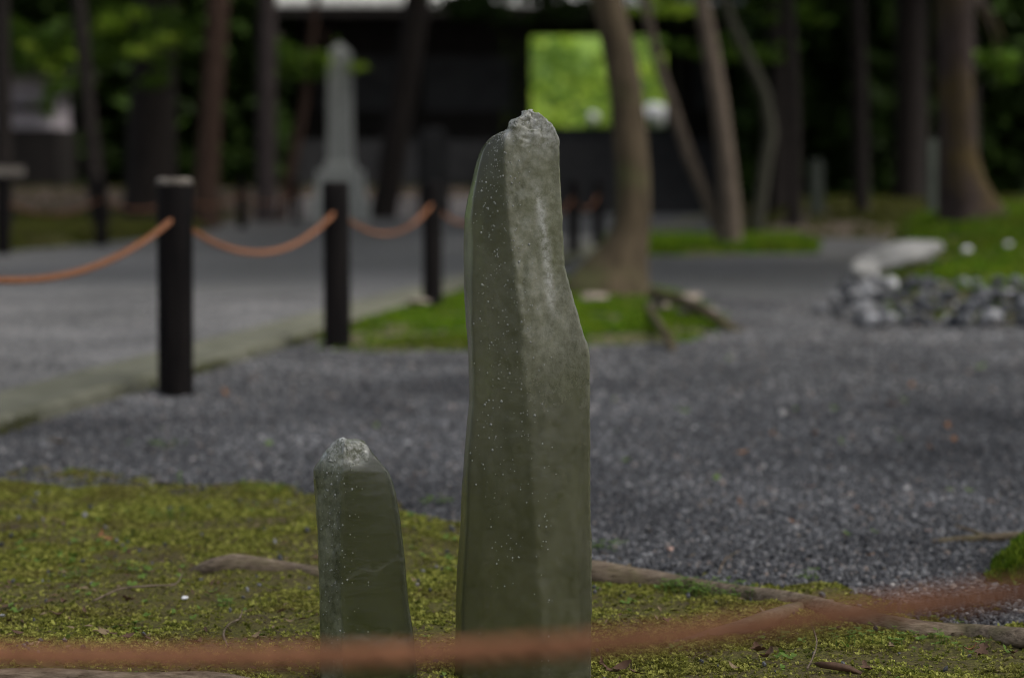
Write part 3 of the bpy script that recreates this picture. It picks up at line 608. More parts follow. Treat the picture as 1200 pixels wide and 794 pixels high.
# ------------------------------------------------------------------ roots, twigs, fallen leaves, small plants
def ground_z(x, y): return max(0.0, float(moss_h(np.array([x]), np.array([y]))[0]))
def root_lump(i, th): return 1 + .10 * math.sin(th * 3 + i * .05) + .06 * math.sin(th * 7 + i * .11) + .07 * math.sin(i * .21)
def root_obj(name, px, wid, label, cat, mat, lift=0.0, step=.02, n=9, jit=.25, parent=None, group=None):
    P = []
    for q in px:
        g = gnd(q[0], q[1]); z = ground_z(g.x, g.y) + lift + (q[2] if len(q) > 2 else 0); g = gnd(q[0], q[1], z); P.append(g)
    P, Wd = resample(P, wid, step); V, F = tube(P, Wd, max(n, 14) if n >= 8 else n, jit * .3 if n >= 8 else jit, px[0][0] * .01, root_lump if n >= 8 else None)
    o = link(name, mesh(name, V, F, True), mat, parent)
    if parent is None: tag(o, label, cat, group)
    return o
rt = empty('surface_root', gnd(960, 702)); tag(rt, 'long gnarled tree root snaking across the moss edge right of the tall crystal', 'root')
root_obj('main_root', [(640, 663, .012), (700, 671, .018), (760, 681, .016), (830, 692, .014), (900, 699, .012), (945, 705, .010), (985, 718, .008), (1060, 736, .008), (1130, 744, .01), (1215, 749, .01), (1330, 756, 0)], [.017, .021, .020, .018, .015, .013, .015, .016, .017, .016, .013], '', '', M['root'], parent=rt)
root_obj('side_root', [(975, 709, .004), (940, 712, .012), (895, 726, .010), (845, 742, .004), (790, 756, -.004), (730, 768, -.02)], [.011, .012, .013, .012, .010, .008], '', '', M['root'], parent=rt)
root_obj('broken_twig', [(738, 662, .03), (724, 672, .02), (712, 684, .004)], [.004, .0042, .0035], '', '', M['root'], parent=rt, n=6, step=.01)
root_obj('surface_root', [(222, 672, -.014), (245, 664, .002), (275, 660, .010), (310, 663, .009), (345, 667, .007), (380, 672, .004), (430, 676, -.012)], [.007, .013, .017, .014, .012, .011, .008], 'short brown root breaking through the moss behind the short crystal', 'root', M['root'])
root_obj('surface_root', [(-60, 801, .006), (0, 794, .012), (60, 793, .014), (150, 797, .01), (250, 796, .01), (320, 806, 0)], [.012, .013, .012, .011, .011, .008], 'pale root lying along the front edge of the moss', 'root', M['root'])
tw = empty('fallen_branch', gnd(1145, 632)); tag(tw, 'forked dry branch lying on the gravel by the grassy clump', 'branch')
root_obj('stem', [(1092, 634, .004), (1120, 632, .008), (1150, 630, .01), (1200, 627, .012), (1240, 622, .01)], [.004, .007, .009, .0095, .009], '', '', M['root'], parent=tw, n=7)
root_obj('fork', [(1160, 630, .012), (1140, 622, .02), (1120, 615, .02)], [.006, .0045, .003], '', '', M['root'], parent=tw, n=6)
def twig(px, w0, label): return root_obj('twig', px, [w0] * (len(px) - 1) + [w0 * .5], label, 'twig', M['root'], lift=.004, n=5, step=.01, jit=.4, group='dry twigs on the moss')
twig([(110, 703), (140, 690, .004), (175, 686, .008), (205, 684, .01), (214, 671, .025)], .0018, 'thin dry twig with a raised end lying on the moss left of the short crystal')
twig([(267, 757), (262, 742), (268, 731, .005), (281, 724, .01), (284, 713, .02)], .0018, 'crooked thin twig on the moss near the white pebble')
twig([(946, 783), (953, 768, .006), (957, 750, .015), (950, 728, .03)], .0014, 'thin pale stalk standing beside the curled bark')
twig([(842, 672), (850, 655, .01), (868, 644, .012)], .0016, 'fine bent twig on the gravel edge behind the long root')
cb = root_obj('bark_curl', [(955, 777, .003), (962, 778, .006), (978, 779, .007), (995, 782, .007), (1008, 788, .005), (1014, 791, .002)], [.0015, .004, .005, .0046, .003, .0012], 'curled reddish brown bark piece lying on moss', 'bark', M['leaf_brown'], n=9, jit=2.2)
# leaves
def leaf_shape(name, L, W, curl, seed, lobes=0):
    rr = random.Random(seed); V = []; F = []; n = 7
    for i in range(n + 1):
        t = i / n; w = W * math.sin(math.pi * min(1, t * .93 + .04)) ** .8 * (1 - .35 * t); c = curl * (2 * t - 1) ** 2
        if lobes: w *= 1 + .5 * math.sin(t * 15)
        for sd_ in (-1, 0, 1): V.append(Vector((L * (t - .5), sd_ * w, c * L + (abs(sd_) * W * curl * 1.4) + rr.uniform(-.03, .03) * L)))
        if i:
            b = (i - 1) * 3
            for q in (0, 1): F.append((b + q, b + q + 1, b + q + 4, b + q + 3))
    V.append(V[-2] + Vector((L * .25, 0, .01))); F.append((len(V) - 4, len(V) - 3, len(V) - 1))
    return mesh(name, V, F, True)
LS = [leaf_shape('leaf_blade', 1, .26, .22, 1), leaf_shape('leaf_blade', 1, .34, .12, 2), leaf_shape('leaf_blade', 1, .2, .38, 3), leaf_shape('leaf_blade', 1, .3, .2, 4, 1)]
LMESH = {}
def leaf(px, py, size, mat, label, group, lift=.003):
    k = random.randrange(4); key = (k, mat)
    if key not in LMESH:
        me = LS[k].copy(); me.materials.clear(); me.materials.append(M[mat]); LMESH[key] = me
    g = gnd(px, py); z = ground_z(g.x, g.y)
    if isinstance(label, tuple): pass
    o = bpy.data.objects.new('fallen_leaf', LMESH[key]); COL.objects.link(o); o.location = gnd(px, py, z + lift + size * .12); o.scale = (size * .72,) * 3
    o.rotation_euler = (random.gauss(0, .3), random.gauss(0, .3), random.uniform(0, 6.28)); tag(o, label, 'leaf', group); return o
def loose(lst, label, group, mat):
    for px, py, s in lst: leaf(px, py, s, mat, label, group)
leaf(72, 519, .07, 'leaf_tan', 'large tan leaf on the gravel below the pale rimmed post', None)
leaf(949, 571, .035, 'leaf_pink', 'pale pink leaf lying on open dark gravel', None)
leaf(1137, 575, .035, 'leaf_green', 'single fresh green leaf on the dark gravel', None)
leaf(783, 645, .045, 'leaf_pink', 'pale reddish leaf on gravel just behind the long root', None)
leaf(488, 682, .034, 'leaf_tan', 'yellowish leaf on moss between the two crystals', None)
leaf(127, 631, .03, 'leaf_orange', 'orange curled leaf on the moss before the gravel', None)
loose([(50, 610, .04), (118, 628, .035), (250, 694, .03), (1138, 761, .03)], 'orange brown dry leaf lying on the moss', 'orange leaves on the moss', 'leaf_orange')
loose([(75, 705, .03), (150, 702, .03), (70, 720, .035), (888, 762, .055), (900, 768, .05), (1150, 765, .05), (1188, 765, .03), (780, 727, .03), (730, 780, .04), (745, 788, .035), (715, 786, .04), (705, 778, .03), (1004, 738, .04), (1015, 783, .04), (150, 745, .03), (130, 742, .03), (640, 702, .03), (1080, 747, .03), (232, 752, .03), (20, 741, .03)], 'crumpled brown leaf lying on the moss', 'brown leaves on the moss', 'leaf_brown')
loose([(120, 740, .03), (300, 745, .03), (60, 690, .025), (890, 723, .025), (1045, 757, .025), (340, 728, .025), (40, 755, .03), (170, 745, .03), (860, 782, .03)], 'small tan leaf lying on the moss', 'tan leaves on the moss', 'leaf_tan')
loose([(870, 530, .05), (905, 510, .05), (955, 508, .05), (1118, 515, .045), (1068, 452, .06), (1045, 475, .05), (90, 470, .06), (265, 462, .06), (1090, 525, .04), (930, 612, .035), (1005, 595, .03), (868, 589, .035), (1110, 500, .05), (1020, 650, .03)], 'orange dry leaf lying on the dark gravel', 'orange leaves on the gravel', 'leaf_orange')
loose([(735, 540, .045), (800, 482, .06), (855, 420, .06), (450, 560, .04), (315, 520, .05), (980, 480, .05), (933, 480, .05), (1060, 470, .05), (200, 520, .045), (660 + 60, 470, .05), (840, 560, .04), (1150, 430, .06), (440, 500, .05)], 'pale yellow green leaf lying on the gravel', 'pale green leaves on the gravel', 'leaf_green')
loose([(1038, 593, .025), (1090, 592, .025), (1120, 597, .025), (1088, 622, .02), (1066, 580, .02), (900, 600, .02), (1185, 605, .02)], 'pale petal lying on the dark gravel', 'pale petals on the gravel', 'leaf_pink')
# pebbles worth a name
def rockobj(name, loc, scl, rz, me, mat, label, cat, group=None, tilt=0.0):
    if not me.materials: me.materials.append(mat)
    o = bpy.data.objects.new(name, me); COL.objects.link(o); o.location = loc; o.scale = scl; o.rotation_euler = (tilt, tilt * .5, rz); return tag(o, label, cat, group)
g = gnd(216, 715); rockobj('pebble', (g.x, g.y, ground_z(g.x, g.y) + .005), (.008, .007, .007), .3, stone_mesh('pebble', 2, 61), M['stone_white'], 'single round whitish pebble on the moss left of the short crystal', 'pebble')
# clover-like seedlings
def clover(px, py, n, sp, label, size=.006, group=None):
    g = gnd(px, py); z = ground_z(g.x, g.y); V = []; F = []; SV = []; SF = []; rr = random.Random(px)
    for k in range(n):
        c = Vector((g.x + rr.gauss(0, sp), g.y + rr.gauss(0, sp), z + rr.uniform(.006, .02))); s_ = size * rr.uniform(.7, 1.3)
        v, f = tube([Vector((c.x, c.y, z - .003)), c], [.0006, .0005], 4); b = len(SV); SV += v; SF += [tuple(b + q for q in ff) for ff in f]
        for q in range(3):
            a = q * 2.09 + rr.random(); d = Vector((math.cos(a), math.sin(a), rr.uniform(.0, .5))) * s_; sd_ = Vector((-math.sin(a), math.cos(a), 0)) * s_ * .55; b = len(V)
            V += [c, c + d * .55 + sd_, c + d, c + d * .55 - sd_]; F.append((b, b + 1, b + 2, b + 3))
    r_ = empty('seedling', (g.x, g.y, z)); link('leaves', mesh('leaves', V, F), M['clover'], r_)['kind'] = 'stuff'; link('stems', mesh('stems', SV, SF), M['clover'], r_)['kind'] = 'stuff'
    tag(r_, label, 'plant', group)
clover(830, 705, 60, .035, 'clump of small round leaved seedlings under the long root', .007)
clover(795, 700, 30, .02, 'bright seedlings on moss between the long root and the tall crystal', .008)
clover(862, 712, 30, .03, 'low seedlings in the angle of the forked root', .006)
clover(160, 684, 14, .02, 'pale seedlings beside the thin dry twig', .007)
clover(85, 690, 16, .02, 'small seedlings on open moss left of the twig', .006)
clover(268, 716, 10, .012, 'tiny seedling beside the crooked twig', .008)
clover(195, 622, 22, .035, 'low green sprouts at the back of the moss', .007)
clover(320, 585, 22, .04, 'green sprouts where the moss meets the gravel', .008)
clover(513, 590, 14, .03, 'green sprout on the gravel between the two crystals', .008)
clover(185, 525, 12, .03, 'green weed on the gravel below the pale rimmed post', .011)
clover(705, 645, 20, .03, 'green sprouts on the gravel against the tall crystal', .008)
clover(1100, 765, 26, .05, 'small round leaved plants on moss below the root end', .007)
clover(990, 768, 26, .04, 'small round leaved plants on moss near the bark curl', .007)
clover(1120, 745, 40, .03, 'leafy green tuft against the root end', .008)
clover(948, 678, 8, .012, 'small sprout on gravel beside the root bend', .008)
# grassy clump at the right edge
gc = mound('grass_clump', [gnd(*p) for p in [(1128, 688), (1150, 662), (1200, 640), (1290, 620), (1330, 690), (1200, 694)]], lambda x, y: 0.05 + 0.02 * (fbm(x, y, .1, 3) - .5), 0.02, M['moss_green'], 9000, 0.013, M['moss_bright'], 'bushy green grass clump on the gravel at the end of the branch', fall=.1)

# ------------------------------------------------------------------ edging rocks, boulders
ROCKS = [stone_mesh('rock_shape', 3, 100 + k, 9, (1, random.uniform(.7, 1), random.uniform(.6, .85))) for k in range(6)]
for me in ROCKS: me.materials.append(M['rock'])
rr = random.Random(5)
for row in range(4):
    n = (18, 18, 17, 15)[row]
    for k in range(n):
        px = (962, 974, 992, 1015)[row] + k * 14.5 + rr.uniform(-4, 4); Yr = 11.05 + row * .24 + rr.uniform(-.08, .08) + (0.9 if px < 1000 else 0); s_ = rr.choice([rr.uniform(.03, .055), rr.uniform(.05, .08)])
        X = (px - 600) / F_PX * Yr; z = .035 + row * .05 + rr.uniform(0, .02)
        rockobj('edging_rock', (X, Yr, z), (s_, s_ * .9, s_ * .95), rr.uniform(0, 6.28), ROCKS[rr.randrange(6)], None, 'grey angular rock in the low edging of the mossy bank', 'rock', 'edging rocks below the mossy bank', rr.uniform(-.5, .5))
big = stone_mesh('boulder', 3, 301, 7, (1, .55, .32))
p = at(1053, 300, 13.3); o = rockobj('boulder', p, (.29, .30, .25), .12, big, M['stone_mid'], 'long pale flat boulder resting on the corner of the mossy bank', 'boulder'); o.rotation_euler = (.1, -.2, .15)
p = at(1013, 318, 13.1); rockobj('boulder', p, (.10, .1, .13), .5, stone_mesh('boulder', 3, 302, 7), M['stone_mid'], 'small pale stone propping the low end of the flat boulder', 'boulder')
p = at(1020, 335, 12.9); rockobj('boulder', p, (.08, .1, .09), .9, stone_mesh('boulder', 3, 303, 7), M['rock'], 'dark stone under the low end of the flat boulder', 'boulder')
for px, py, lb, s_ in ((1133, 292, 'white pebble shining on the mossy bank nearer the flat boulder', .035), (1182, 286, 'duller white pebble on the mossy bank farther from the flat boulder', .03)):
    Y = 14.5 if px < 1150 else 15.5; p = at(px, py, Y); z = float(bank_h(np.array([p.x]), np.array([Y]))[0][0]); rockobj('pebble', (p.x, Y, max(z + .02, p.z)), (s_,) * 3, 0, stone_mesh('pebble', 2, px, 5), M['stone_white'], lb, 'pebble')
# flat stones and roots on the island
for px, py, Y, s_, lb in ((697, 353, 13.2, (.11, .09, .04), 'pale flat stone on the moss at the foot of the thick trunk'), (772, 365, 12.3, (.085, .08, .05), 'pale stone on the moss right of the thick trunk'), (808, 352, 12.9, (.13, .1, .06), 'larger pale stone behind the mossy roots right of the trunk'), (815, 378, 11.7, (.13, .07, .03), 'flat lichen covered stone at the right tip of the moss island'), (490, 366, 12.6, (.09, .08, .03), 'flat pale stone beside the back post on the moss')):
    p = at(px, py, Y); rockobj('flat_stone', (p.x, Y, .05), s_, rr.uniform(0, 3), stone_mesh('flat_stone', 3, px, 6), M['stone_tan'], lb, 'stone')
def island_root(px, wid, lb):
    P = [gnd(a, b, z) for a, b, z in px]; P, W_ = resample(P, wid, .05); V, F = tube(P, W_, 8, .25, px[0][0]); tag(link('surface_root', mesh('surface_root', V, F, True), M['bark']), lb, 'root')
island_root([(765, 345, .1), (800, 353, .1), (835, 370, .07), (855, 384, .02), (880, 392, -.03)], [.035, .03, .028, .024, .015], 'mossy root running off the thick trunk toward the open gravel')
island_root([(760, 360, .08), (775, 385, .07), (786, 402, .03), (787, 420, -.02)], [.02, .02, .022, .014], 'pale root end poking from the moss island into gravel')

# ------------------------------------------------------------------ trees
def crown_mesh(name, n, rx, ry, rz, size, seed, clumps=40, flatk=.5):
    r_ = np.random.default_rng(seed)
    c = r_.normal(0, 1, (clumps, 3)); c /= np.linalg.norm(c, axis=1)[:, None]; c *= (r_.random(clumps) ** .45)[:, None]; c *= np.array([rx, ry, rz])
    ci = r_.integers(0, clumps, n); cs = r_.uniform(.12, .3, clumps)[ci][:, None] * np.array([rx, ry, rz * .7]) * 1.1
    p = c[ci] + r_.normal(0, .6, (n, 3)) * cs
    nrm = r_.normal(0, 1, (n, 3)); nrm[:, 2] = np.abs(nrm[:, 2]) + flatk; nrm /= np.linalg.norm(nrm, axis=1)[:, None]
    t = np.cross(nrm, r_.normal(0, 1, (n, 3))); t /= np.linalg.norm(t, axis=1)[:, None]; b = np.cross(nrm, t)
    s = (size * r_.uniform(.6, 1.3, n))[:, None]
    V = np.stack([p - t * s, p - b * s * .45 + nrm * s * .1, p + t * s, p + b * s * .45 + nrm * s * .1], 1).reshape(-1, 3)
    me = bpy.data.meshes.new(name); me.vertices.add(4 * n); me.vertices.foreach_set('co', V.astype(np.float32).ravel())
    me.loops.add(4 * n); me.loops.foreach_set('vertex_index', np.arange(4 * n, dtype=np.int32)); me.polygons.add(n); me.polygons.foreach_set('loop_start', np.arange(0, 4 * n, 4, dtype=np.int32)); me.update(); me.validate(); return me
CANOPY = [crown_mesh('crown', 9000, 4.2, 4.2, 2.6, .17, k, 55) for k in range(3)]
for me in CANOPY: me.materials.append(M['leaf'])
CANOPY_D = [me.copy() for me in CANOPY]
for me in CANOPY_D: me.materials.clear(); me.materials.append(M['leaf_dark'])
def tree(name, stems, Y, mat, label, crown=None, cat='tree', group=None, boughs=(), limbs=4, top=6.5, z0=None):
    """stems: lists of (px, py, width px); each goes on up out of the view to the crown"""
    base = at(stems[0][0][0], stems[0][0][1], Y); root = empty(name, (base.x, Y, 0 if z0 is None else z0)); tag(root, label, cat, group); tips = []
    for sidx, stm in enumerate(stems):
        P = [at(a, b, Y + .12 * sidx) for a, b, w_ in stm]; W_ = [w_ / ppm(Y) / 2 for a, b, w_ in stm]
        P.insert(0, P[0] - Vector((0, 0, .35))); W_.insert(0, W_[0] * 1.1)
        d = (P[-1] - P[-2]).normalized()
        while P[-1].z < top:
            d = (d + Vector((random.gauss(0, .12), random.gauss(0, .12), .25))).normalized(); P.append(P[-1] + d * 1.1); W_.append(W_[-1] * .86)
        P, W_ = resample(P, W_, .16 if Y < 16 else .3)
        lump = None
        if Y < 21: lump = lambda i, th: 1 + (.16 * max(0, 1 - i / 6.0)) * math.sin(th * 5 + .7) + .03 * math.sin(th * 3 + i * .4)
        V, F = tube(P, W_, 18 if Y < 25 else 12, .12, sidx + Y, lump); link('trunk', mesh('trunk', V, F, True), mat, root); tips.append((P, W_))
    P, W_ = tips[0]
    for k in range(limbs):
        i = int(len(P) * random.uniform(.72, .97)); a = random.uniform(0, 6.28); p = P[i]; r0 = W_[i] * .6; Q = [p]
        d = Vector((math.cos(a), math.sin(a), .5)).normalized()
        for q in range(5): d = (d + Vector((random.gauss(0, .2), random.gauss(0, .2), .12))).normalized(); Q.append(Q[-1] + d * .55)
        V, F = tube(Q, [r0 * (1 - .16 * q) for q in range(6)], 7, .1, k); link('limb', mesh('limb', V, F, True), mat, root)
    if crown:
        me, s_, dz = crown; c = link('crown', me, None, root, loc=(P[-1].x - root.location.x, P[-1].y - root.location.y, P[-1].z + dz - root.location.z)); c.scale = s_ if isinstance(s_, tuple) else (s_,) * 3; c.rotation_euler = (0, 0, random.uniform(0, 6.28))
    for (px, py, wpx, hpx, n, sz, lm, Yb) in boughs:
        c_ = at(px, py, Yb); k = ppm(Yb); me = crown_mesh('bough', n, wpx / k / 2, max(.5, wpx / k / 2.2), hpx / k / 2, sz, int(px + py * 3 + 999), max(5, n // 50)); me.materials.append(M[lm])
        link('bough', me, None, root, loc=c_ - root.location)['kind'] = 'stuff'
        j = min(range(len(P)), key=lambda q: abs(P[q].z - max(c_.z + .3, 1.5))); Q = [P[j], P[j].lerp(c_, .45) + Vector((0, 0, .25)), c_ + Vector((0, 0, .03))]
        Q, W2 = resample(Q, [W_[j] * .4, W_[j] * .25, .008], .25); V, F = tube(Q, W2, 6, .1, px); link('branch', mesh('branch', V, F, True), mat, root)
    return root
CA, CD = CANOPY, CANOPY_D
tree('maple_tree', [[(718, 356, 128), (719, 346, 116), (721, 332, 98), (727, 312, 76), (734, 290, 54), (740, 268, 45), (742, 245, 43), (742, 200, 42), (738, 150, 41), (733, 100, 39), (723, 50, 37), (711, 0, 36), (690, -80, 38)]], 13.8, M['bark'],
     'thick leaning brown trunk with flared foot on the moss island behind the tall crystal', (CA[0], (.62, .62, .6), 1.6), top=4.6, boughs=())
tree('twin_stemmed_tree', [[(857, 300, 26), (858, 285, 24), (856, 240, 24), (850, 180, 22), (843, 120, 21), (833, 60, 20), (822, 0, 18)], [(850, 292, 15), (832, 240, 15), (808, 185, 14), (790, 130, 13), (775, 85, 12), (762, 35, 11)]], 23.0, M['bark_grey'],
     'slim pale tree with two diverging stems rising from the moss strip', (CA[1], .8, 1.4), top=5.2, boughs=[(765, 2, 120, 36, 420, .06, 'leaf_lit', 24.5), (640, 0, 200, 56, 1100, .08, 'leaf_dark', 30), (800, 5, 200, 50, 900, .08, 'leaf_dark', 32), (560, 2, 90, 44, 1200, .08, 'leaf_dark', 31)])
tree('cedar_tree', [[(1139, 268, 90), (1137, 252, 76), (1133, 238, 64), (1127, 215, 54), (1122, 180, 46), (1120, 100, 43), (1119, 0, 42)]], 20.0, M['bark_cedar'],
     'large straight cedar trunk with a flared mossy foot on the bank', (CD[0], (.9, .9, 1.3), 2.2), top=8, boughs=[(1180, 60, 90, 130, 900, .07, 'leaf_dark', 24), (1172, 70, 60, 60, 260, .07, 'leaf', 23.5)])
tree('crooked_tree', [[(888, 262, 15), (891, 235, 15), (897, 190, 16), (903, 155, 16), (897, 112, 14), (880, 75, 13), (858, 30, 12), (845, -10, 11)]], 28, M['bark_dim'], 'thin crooked grey green trunk bending toward the slim twin stemmed tree', (CA[2], .7, 1.2), top=5.5, boughs=[(860, 58, 170, 34, 900, .07, 'leaf', 31), (940, 10, 140, 40, 500, .07, 'leaf', 32)])
tree('slender_tree', [[(930, 258, 17), (930, 120, 16), (922, 0, 15)]], 30, M['bark_dark'], 'straight slender olive trunk right of the crooked trunk', (CA[0], .8, 1.5), top=6.5)
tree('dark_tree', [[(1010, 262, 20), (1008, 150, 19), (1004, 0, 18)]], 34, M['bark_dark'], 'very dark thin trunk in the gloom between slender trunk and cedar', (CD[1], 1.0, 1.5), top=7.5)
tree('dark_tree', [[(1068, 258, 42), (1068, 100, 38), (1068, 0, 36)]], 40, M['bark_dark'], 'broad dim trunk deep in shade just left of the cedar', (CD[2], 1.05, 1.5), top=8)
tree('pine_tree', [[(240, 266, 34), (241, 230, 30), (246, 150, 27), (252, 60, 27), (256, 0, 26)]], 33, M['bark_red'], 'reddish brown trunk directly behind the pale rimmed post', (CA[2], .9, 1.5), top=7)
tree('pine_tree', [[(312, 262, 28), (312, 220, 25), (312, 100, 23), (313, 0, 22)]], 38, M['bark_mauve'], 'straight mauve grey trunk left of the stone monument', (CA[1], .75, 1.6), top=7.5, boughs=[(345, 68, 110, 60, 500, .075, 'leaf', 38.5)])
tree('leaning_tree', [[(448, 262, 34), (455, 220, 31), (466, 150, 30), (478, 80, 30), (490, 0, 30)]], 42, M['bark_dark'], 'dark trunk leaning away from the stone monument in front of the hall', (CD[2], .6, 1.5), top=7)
tree('old_tree', [[(176, 266, 74), (177, 245, 64), (178, 150, 57), (182, 0, 52)]], 36, M['bark_dark'], 'broad very dark trunk left of the reddish trunk', (CD[0], 1.05, 1.6), top=8, boughs=[(160, 45, 150, 110, 1100, .08, 'leaf', 34), (150, 40, 110, 60, 260, .08, 'leaf_lit', 33)])  # the lit leaf bough here and on the sapling paints a sunlit patch
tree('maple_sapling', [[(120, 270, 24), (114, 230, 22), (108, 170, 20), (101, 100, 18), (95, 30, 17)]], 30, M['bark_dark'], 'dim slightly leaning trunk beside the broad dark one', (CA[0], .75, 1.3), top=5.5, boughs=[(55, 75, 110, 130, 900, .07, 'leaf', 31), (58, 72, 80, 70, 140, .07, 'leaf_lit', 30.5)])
tree('edge_tree', [[(4, 285, 22), (4, 150, 20), (2, 0, 18)]], 26, M['bark_dark'], 'dark narrow trunk behind the post with the pale board', (CA[1], .8, 1.5), top=6.5)
tree('leaning_sapling', [[(330, 262, 12), (338, 210, 13), (348, 165, 13), (357, 120, 11), (364, 60, 9), (370, 0, 8)]], 39.5, M['bark_red'], 'thin reddish leaning sapling between mauve trunk and stone monument', (CA[0], .5, 1.0), top=5.5, limbs=2, boughs=[(395, 70, 80, 34, 260, .075, 'leaf_lit', 39.6)])
# more canopy trees to the sides, their trunks outside or deep in the view; the last is added unseen to shade the right gravel
for (X, Y, s_, lb, mt, cm) in ((-8.5, 27, 1.1, 'tall canopy tree beyond the moss verge on the far side', 'bark_dark', CD[1]), (-9.5, 38, 1.2, 'tall evergreen behind the broad dark trunk', 'bark_dark', CD[2]), (7.6, 30, 1.1, 'tall evergreen behind the cedar', 'bark_dark', CD[0]), (8.6, 41, 1.2, 'tall evergreen deep in the wood by the hall', 'bark_dark', CD[1]), (6.2, 14.5, .95, 'tree on the mossy bank outside the view', 'bark', CA[2]), (4.5, 37, 1.0, 'evergreen before the wing of the hall', 'bark_dark', CD[2]), (8.1, 3.2, .95, 'maple added outside the view to shade the dark gravel on the right', 'bark', CA[0])):
    px = 600 + X / Y * F_PX; py = 212 + .7 / Y * F_PX
    tree('canopy_tree', [[(px, py, .42 * ppm(Y)), (px + 4, 100, .34 * ppm(Y)), (px - 3, 0, .3 * ppm(Y))]], Y, M[mt], lb, (cm, (s_, s_, s_ * 1.1), 1.5), top=7.2)

# ------------------------------------------------------------------ stone monument and markers
mn = empty('stone_monument', at(397, 258, 40)); tag(mn, 'tall grey squared stone pillar on a stepped base before the hall', 'monument')
def frust(name, X, Y, z0, z1, w0, w1, mat, par, cap=0.0):
    V = [(X + sx * w0 / 2, Y + sy * w0 / 2, z0) for sx, sy in ((-1, -1), (1, -1), (1, 1), (-1, 1))] + [(X + sx * w1 / 2, Y + sy * w1 / 2, z1) for sx, sy in ((-1, -1), (1, -1), (1, 1), (-1, 1))]
    F = [(3, 2, 1, 0), (0, 1, 5, 4), (1, 2, 6, 5), (2, 3, 7, 6), (3, 0, 4, 7)]
    if cap: V.append((X, Y, z1 + cap)); F += [(4, 5, 8), (5, 6, 8), (6, 7, 8), (7, 4, 8)]
    else: F.append((4, 5, 6, 7))
    return link(name, mesh(name, V, F), mat, par)
X = at(398, 0, 40).x
frust('lower_step', X, 40, -.02, .42, 1.05, 1.02, M['stone_grey'], mn); frust('upper_step', X, 40, .42, .95, .9, .8, M['stone_grey'], mn); frust('collar', X, 40, .95, 1.1, .6, .5, M['stone_grey'], mn); frust('pillar', X, 40, 1.1, 3.1, .46, .4, M['stone_grey'], mn, .18)
def stele(px, py0, py1, Y, wpx, lb, mat):
    b = at(px, py0, Y); t = at(px, py1, Y); w_ = wpx / ppm(Y); bm = bmesh.new(); box_bm(bm, b.x - w_ / 2, b.x + w_ / 2, Y - w_ * .3, Y + w_ * .3, b.z - .25, t.z, bev=w_ * .18)
    for v in bm.verts: v.co += Vector((noise.noise(v.co * 3), noise.noise(v.co * 3 + Vector((9, 0, 0))), 0)) * w_ * .1
    me = bpy.data.meshes.new('stone_marker'); bm.to_mesh(me); bm.free(); tag(link('stone_marker', me, mat), lb, 'stone marker')
stele(1094, 240, 163, 22, 17, 'slim upright grey stone marker at the foot of the cedar', M['stone_mossy'])
stele(957, 245, 186, 33, 16, 'dim small stone marker between slender trunk and dark trunk', M['stone_mossy'])
stele(508, 256, 150, 43, 36, 'dim broad standing stone before the hall behind the crystal', M['stone_dark'])
# low pale stone wall before the terrace
lw = empty('low_stone_wall', (-3.6, 44, 0)); tag(lw, 'low wall of pale stone blocks edging the earth terrace before the hall', 'wall')
xx = -5.7
while xx < -0.55:
    wd = random.uniform(.55, .85); link('block', boxme('block', xx, min(xx + wd, -.5) - .015, 43.72, 44.05, .0, .42 + random.uniform(-.02, .02), bev=.02), M['stone_pale'], lw); xx += wd

# ------------------------------------------------------------------ the gate hall and what is behind it
hall = empty('gate_hall', (0.5, 50, 0)); tag(hall, 'dark timber gate hall with a wide opening onto bright greenery', 'building')
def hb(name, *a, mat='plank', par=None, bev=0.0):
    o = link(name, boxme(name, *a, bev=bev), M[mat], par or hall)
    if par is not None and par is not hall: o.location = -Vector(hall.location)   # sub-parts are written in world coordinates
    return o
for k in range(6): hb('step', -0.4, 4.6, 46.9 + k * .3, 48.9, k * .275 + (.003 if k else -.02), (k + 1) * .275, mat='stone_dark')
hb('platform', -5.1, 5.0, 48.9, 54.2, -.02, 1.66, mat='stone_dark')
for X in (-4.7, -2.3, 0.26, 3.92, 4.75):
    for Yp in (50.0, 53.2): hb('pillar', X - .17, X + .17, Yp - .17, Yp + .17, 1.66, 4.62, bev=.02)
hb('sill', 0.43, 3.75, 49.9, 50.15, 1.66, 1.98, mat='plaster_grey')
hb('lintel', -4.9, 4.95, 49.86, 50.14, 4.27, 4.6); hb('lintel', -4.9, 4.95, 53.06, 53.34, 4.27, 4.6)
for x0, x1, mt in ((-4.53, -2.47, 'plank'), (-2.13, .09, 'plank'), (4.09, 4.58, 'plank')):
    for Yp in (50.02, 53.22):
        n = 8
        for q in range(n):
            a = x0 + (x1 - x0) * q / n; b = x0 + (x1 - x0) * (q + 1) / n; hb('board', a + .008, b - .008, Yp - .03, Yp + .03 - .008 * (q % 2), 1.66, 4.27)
    hb('plaster_panel', x0 + .1, x1 - .1, 49.93, 49.985, 2.35, 3.6, mat='plaster_grey')
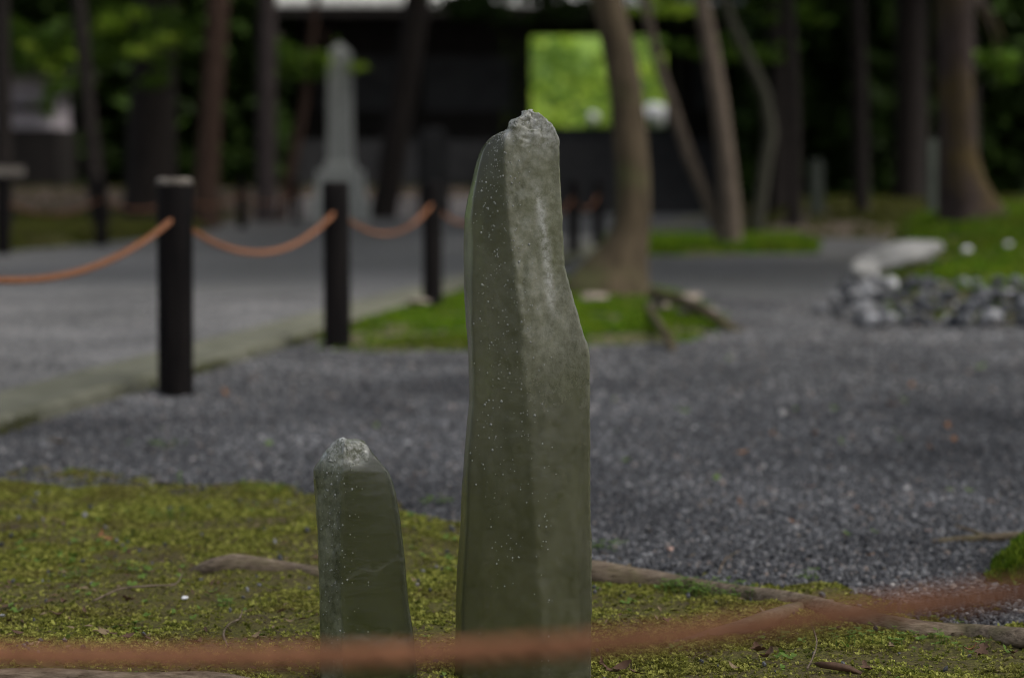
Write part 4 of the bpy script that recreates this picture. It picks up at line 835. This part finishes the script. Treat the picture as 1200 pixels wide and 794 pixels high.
# roof: two slopes with tile rows
def slope(name, y0, z0, y1, z1, th):
    return link(name, mesh(name, [(-5.3, y0, z0), (5.3, y0, z0), (5.3, y1, z1), (-5.3, y1, z1), (-5.3, y0, z0 - th), (5.3, y0, z0 - th), (5.3, y1, z1 - th), (-5.3, y1, z1 - th)], [(0, 1, 2, 3), (7, 6, 5, 4), (0, 4, 5, 1), (1, 5, 6, 2), (2, 6, 7, 3), (3, 7, 4, 0)]), M['rooftile'], hall)
s1 = slope('roof', 48.1, 4.66, 51.6, 7.0, .08); s2 = slope('roof', 55.1, 4.66, 51.62, 7.0, .08)
TR = mesh('tile_row', *tube([Vector((0, 48.1, 4.68)), Vector((0, 51.55, 6.99))], [.06, .06], 8), True); TR.materials.append(M['rooftile'])
for q in range(31):
    o = bpy.data.objects.new('tile_row', TR); COL.objects.link(o); o.parent = s1; o.location = (-5.15 + q * .335, 0, 0)
hb('ridge', -5.4, 5.4, 51.4, 51.82, 6.9, 7.3, mat='rooftile'); hb('eave_board', -5.3, 5.3, 48.12, 48.2, 4.38, 4.56); hb('ceiling', -4.9, 4.95, 49.0, 54.3, 4.62, 4.7)
# storehouse seen between the left trunks
sh = empty('storehouse', (-10.4, 47, 0)); tag(sh, 'small white plastered storehouse glimpsed between the dark trunks', 'building')
def sb(name, *a, mat='plank'): return link(name, boxme(name, *a), M[mat], sh)
sb('base', -12.2, -9.6, 46, 48, -.02, 1.85); sb('wall', -12.1, -9.72, 46.05, 48, 1.853, 2.95, mat='plaster_white'); sb('beam', -12.15, -9.65, 46.0, 46.048, 2.22, 2.36); sb('roof', -12.6, -9.2, 45.5, 48.5, 2.953, 3.15)
# sunlit slope behind the hall
HV = []; HF = []; hx = np.linspace(-60, 60, 61); hy = np.linspace(55.5, 130, 38)
for j, y in enumerate(hy):
    for i, x in enumerate(hx): HV.append((x, y, -0.05 + 1.9 * float(sstep(55.5, 58, y)) + max(0, y - 57.5) * .42 + 1.2 * (float(fbm(x, y, 6, 2)) - .5) * float(sstep(56, 60, y))))
for j in range(len(hy) - 1):
    for i in range(len(hx) - 1): a = j * len(hx) + i; HF.append((a, a + 1, a + 1 + len(hx), a + len(hx)))
tag(link('hillside', mesh('hillside', HV, HF, True), M['hill']), kind='structure')
def hill_z(x, y): return 1.85 + max(0, y - 57.5) * .42
lm = []
n = 26000; r_ = np.random.default_rng(5); x = r_.uniform(-14, 20, n); y = r_.uniform(58, 80, n); hz = 1.75 + np.maximum(0, y - 57.5) * .42
p = np.stack([x, y, hz + (fbm(x, y, 2.2, 15) ** 2) * 3.2 * r_.random(n) ** .6], -1)
def leaves_from(p, size, name, seed):
    r_ = np.random.default_rng(seed); n = len(p); nrm = r_.normal(0, 1, (n, 3)); nrm[:, 2] = np.abs(nrm[:, 2]) + .6; nrm[:, 1] -= .5; nrm /= np.linalg.norm(nrm, axis=1)[:, None]
    t = np.cross(nrm, r_.normal(0, 1, (n, 3))); t /= np.linalg.norm(t, axis=1)[:, None]; b = np.cross(nrm, t); s = (size * r_.uniform(.6, 1.4, n))[:, None]
    V = np.stack([p - t * s, p - b * s * .5, p + t * s, p + b * s * .5], 1).reshape(-1, 3); return mesh(name, V, [(4 * k, 4 * k + 1, 4 * k + 2, 4 * k + 3) for k in range(n)])
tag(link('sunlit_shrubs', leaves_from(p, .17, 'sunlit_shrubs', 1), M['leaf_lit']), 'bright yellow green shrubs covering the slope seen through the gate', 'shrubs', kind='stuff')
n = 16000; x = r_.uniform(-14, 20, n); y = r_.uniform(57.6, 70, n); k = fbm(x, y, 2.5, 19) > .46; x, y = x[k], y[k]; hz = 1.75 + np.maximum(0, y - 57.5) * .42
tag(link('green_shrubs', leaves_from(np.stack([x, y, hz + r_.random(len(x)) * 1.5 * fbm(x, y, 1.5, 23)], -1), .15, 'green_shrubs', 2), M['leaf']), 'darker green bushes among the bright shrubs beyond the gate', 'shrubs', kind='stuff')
for px, py, s_, lb in ((768, 137, .38, 'bright whitish boulder on the slope seen through the gate beside the thick trunk'), (694, 138, .16, 'smaller whitish stone on the slope low in the gate opening')):
    Y = 57.6; p_ = at(px, py, Y); rockobj('boulder', (p_.x, Y, p_.z), (s_,) * 3, .4, stone_mesh('boulder', 3, px, 4, (1, .9, 1)), M['stone_white'], lb, 'boulder')
# dark wood closing the view left and right of the hall
def wood(x0, x1, y0, y1, n, seed, lb, zmax=11):
    r_ = np.random.default_rng(seed); x = r_.uniform(x0, x1, n); y = y0 + (y1 - y0) * r_.random(n); z = r_.random(n) ** 1.1 * zmax
    y = y + 1.2 * (fbm(x, z, 1.6, seed) - .5) * 2
    tag(link('distant_wood', leaves_from(np.stack([x, y, z], -1), .3, 'distant_wood', seed), M['leaf_dark']), lb, 'wood', kind='stuff')
wood(-24, -5.0, 48.6, 54, 60000, 61, 'dark evergreen wood closing the view beyond the far side trunks')
wood(5.0, 24, 46, 54, 70000, 62, 'dark evergreen wood behind the cedar and the dim trunks')
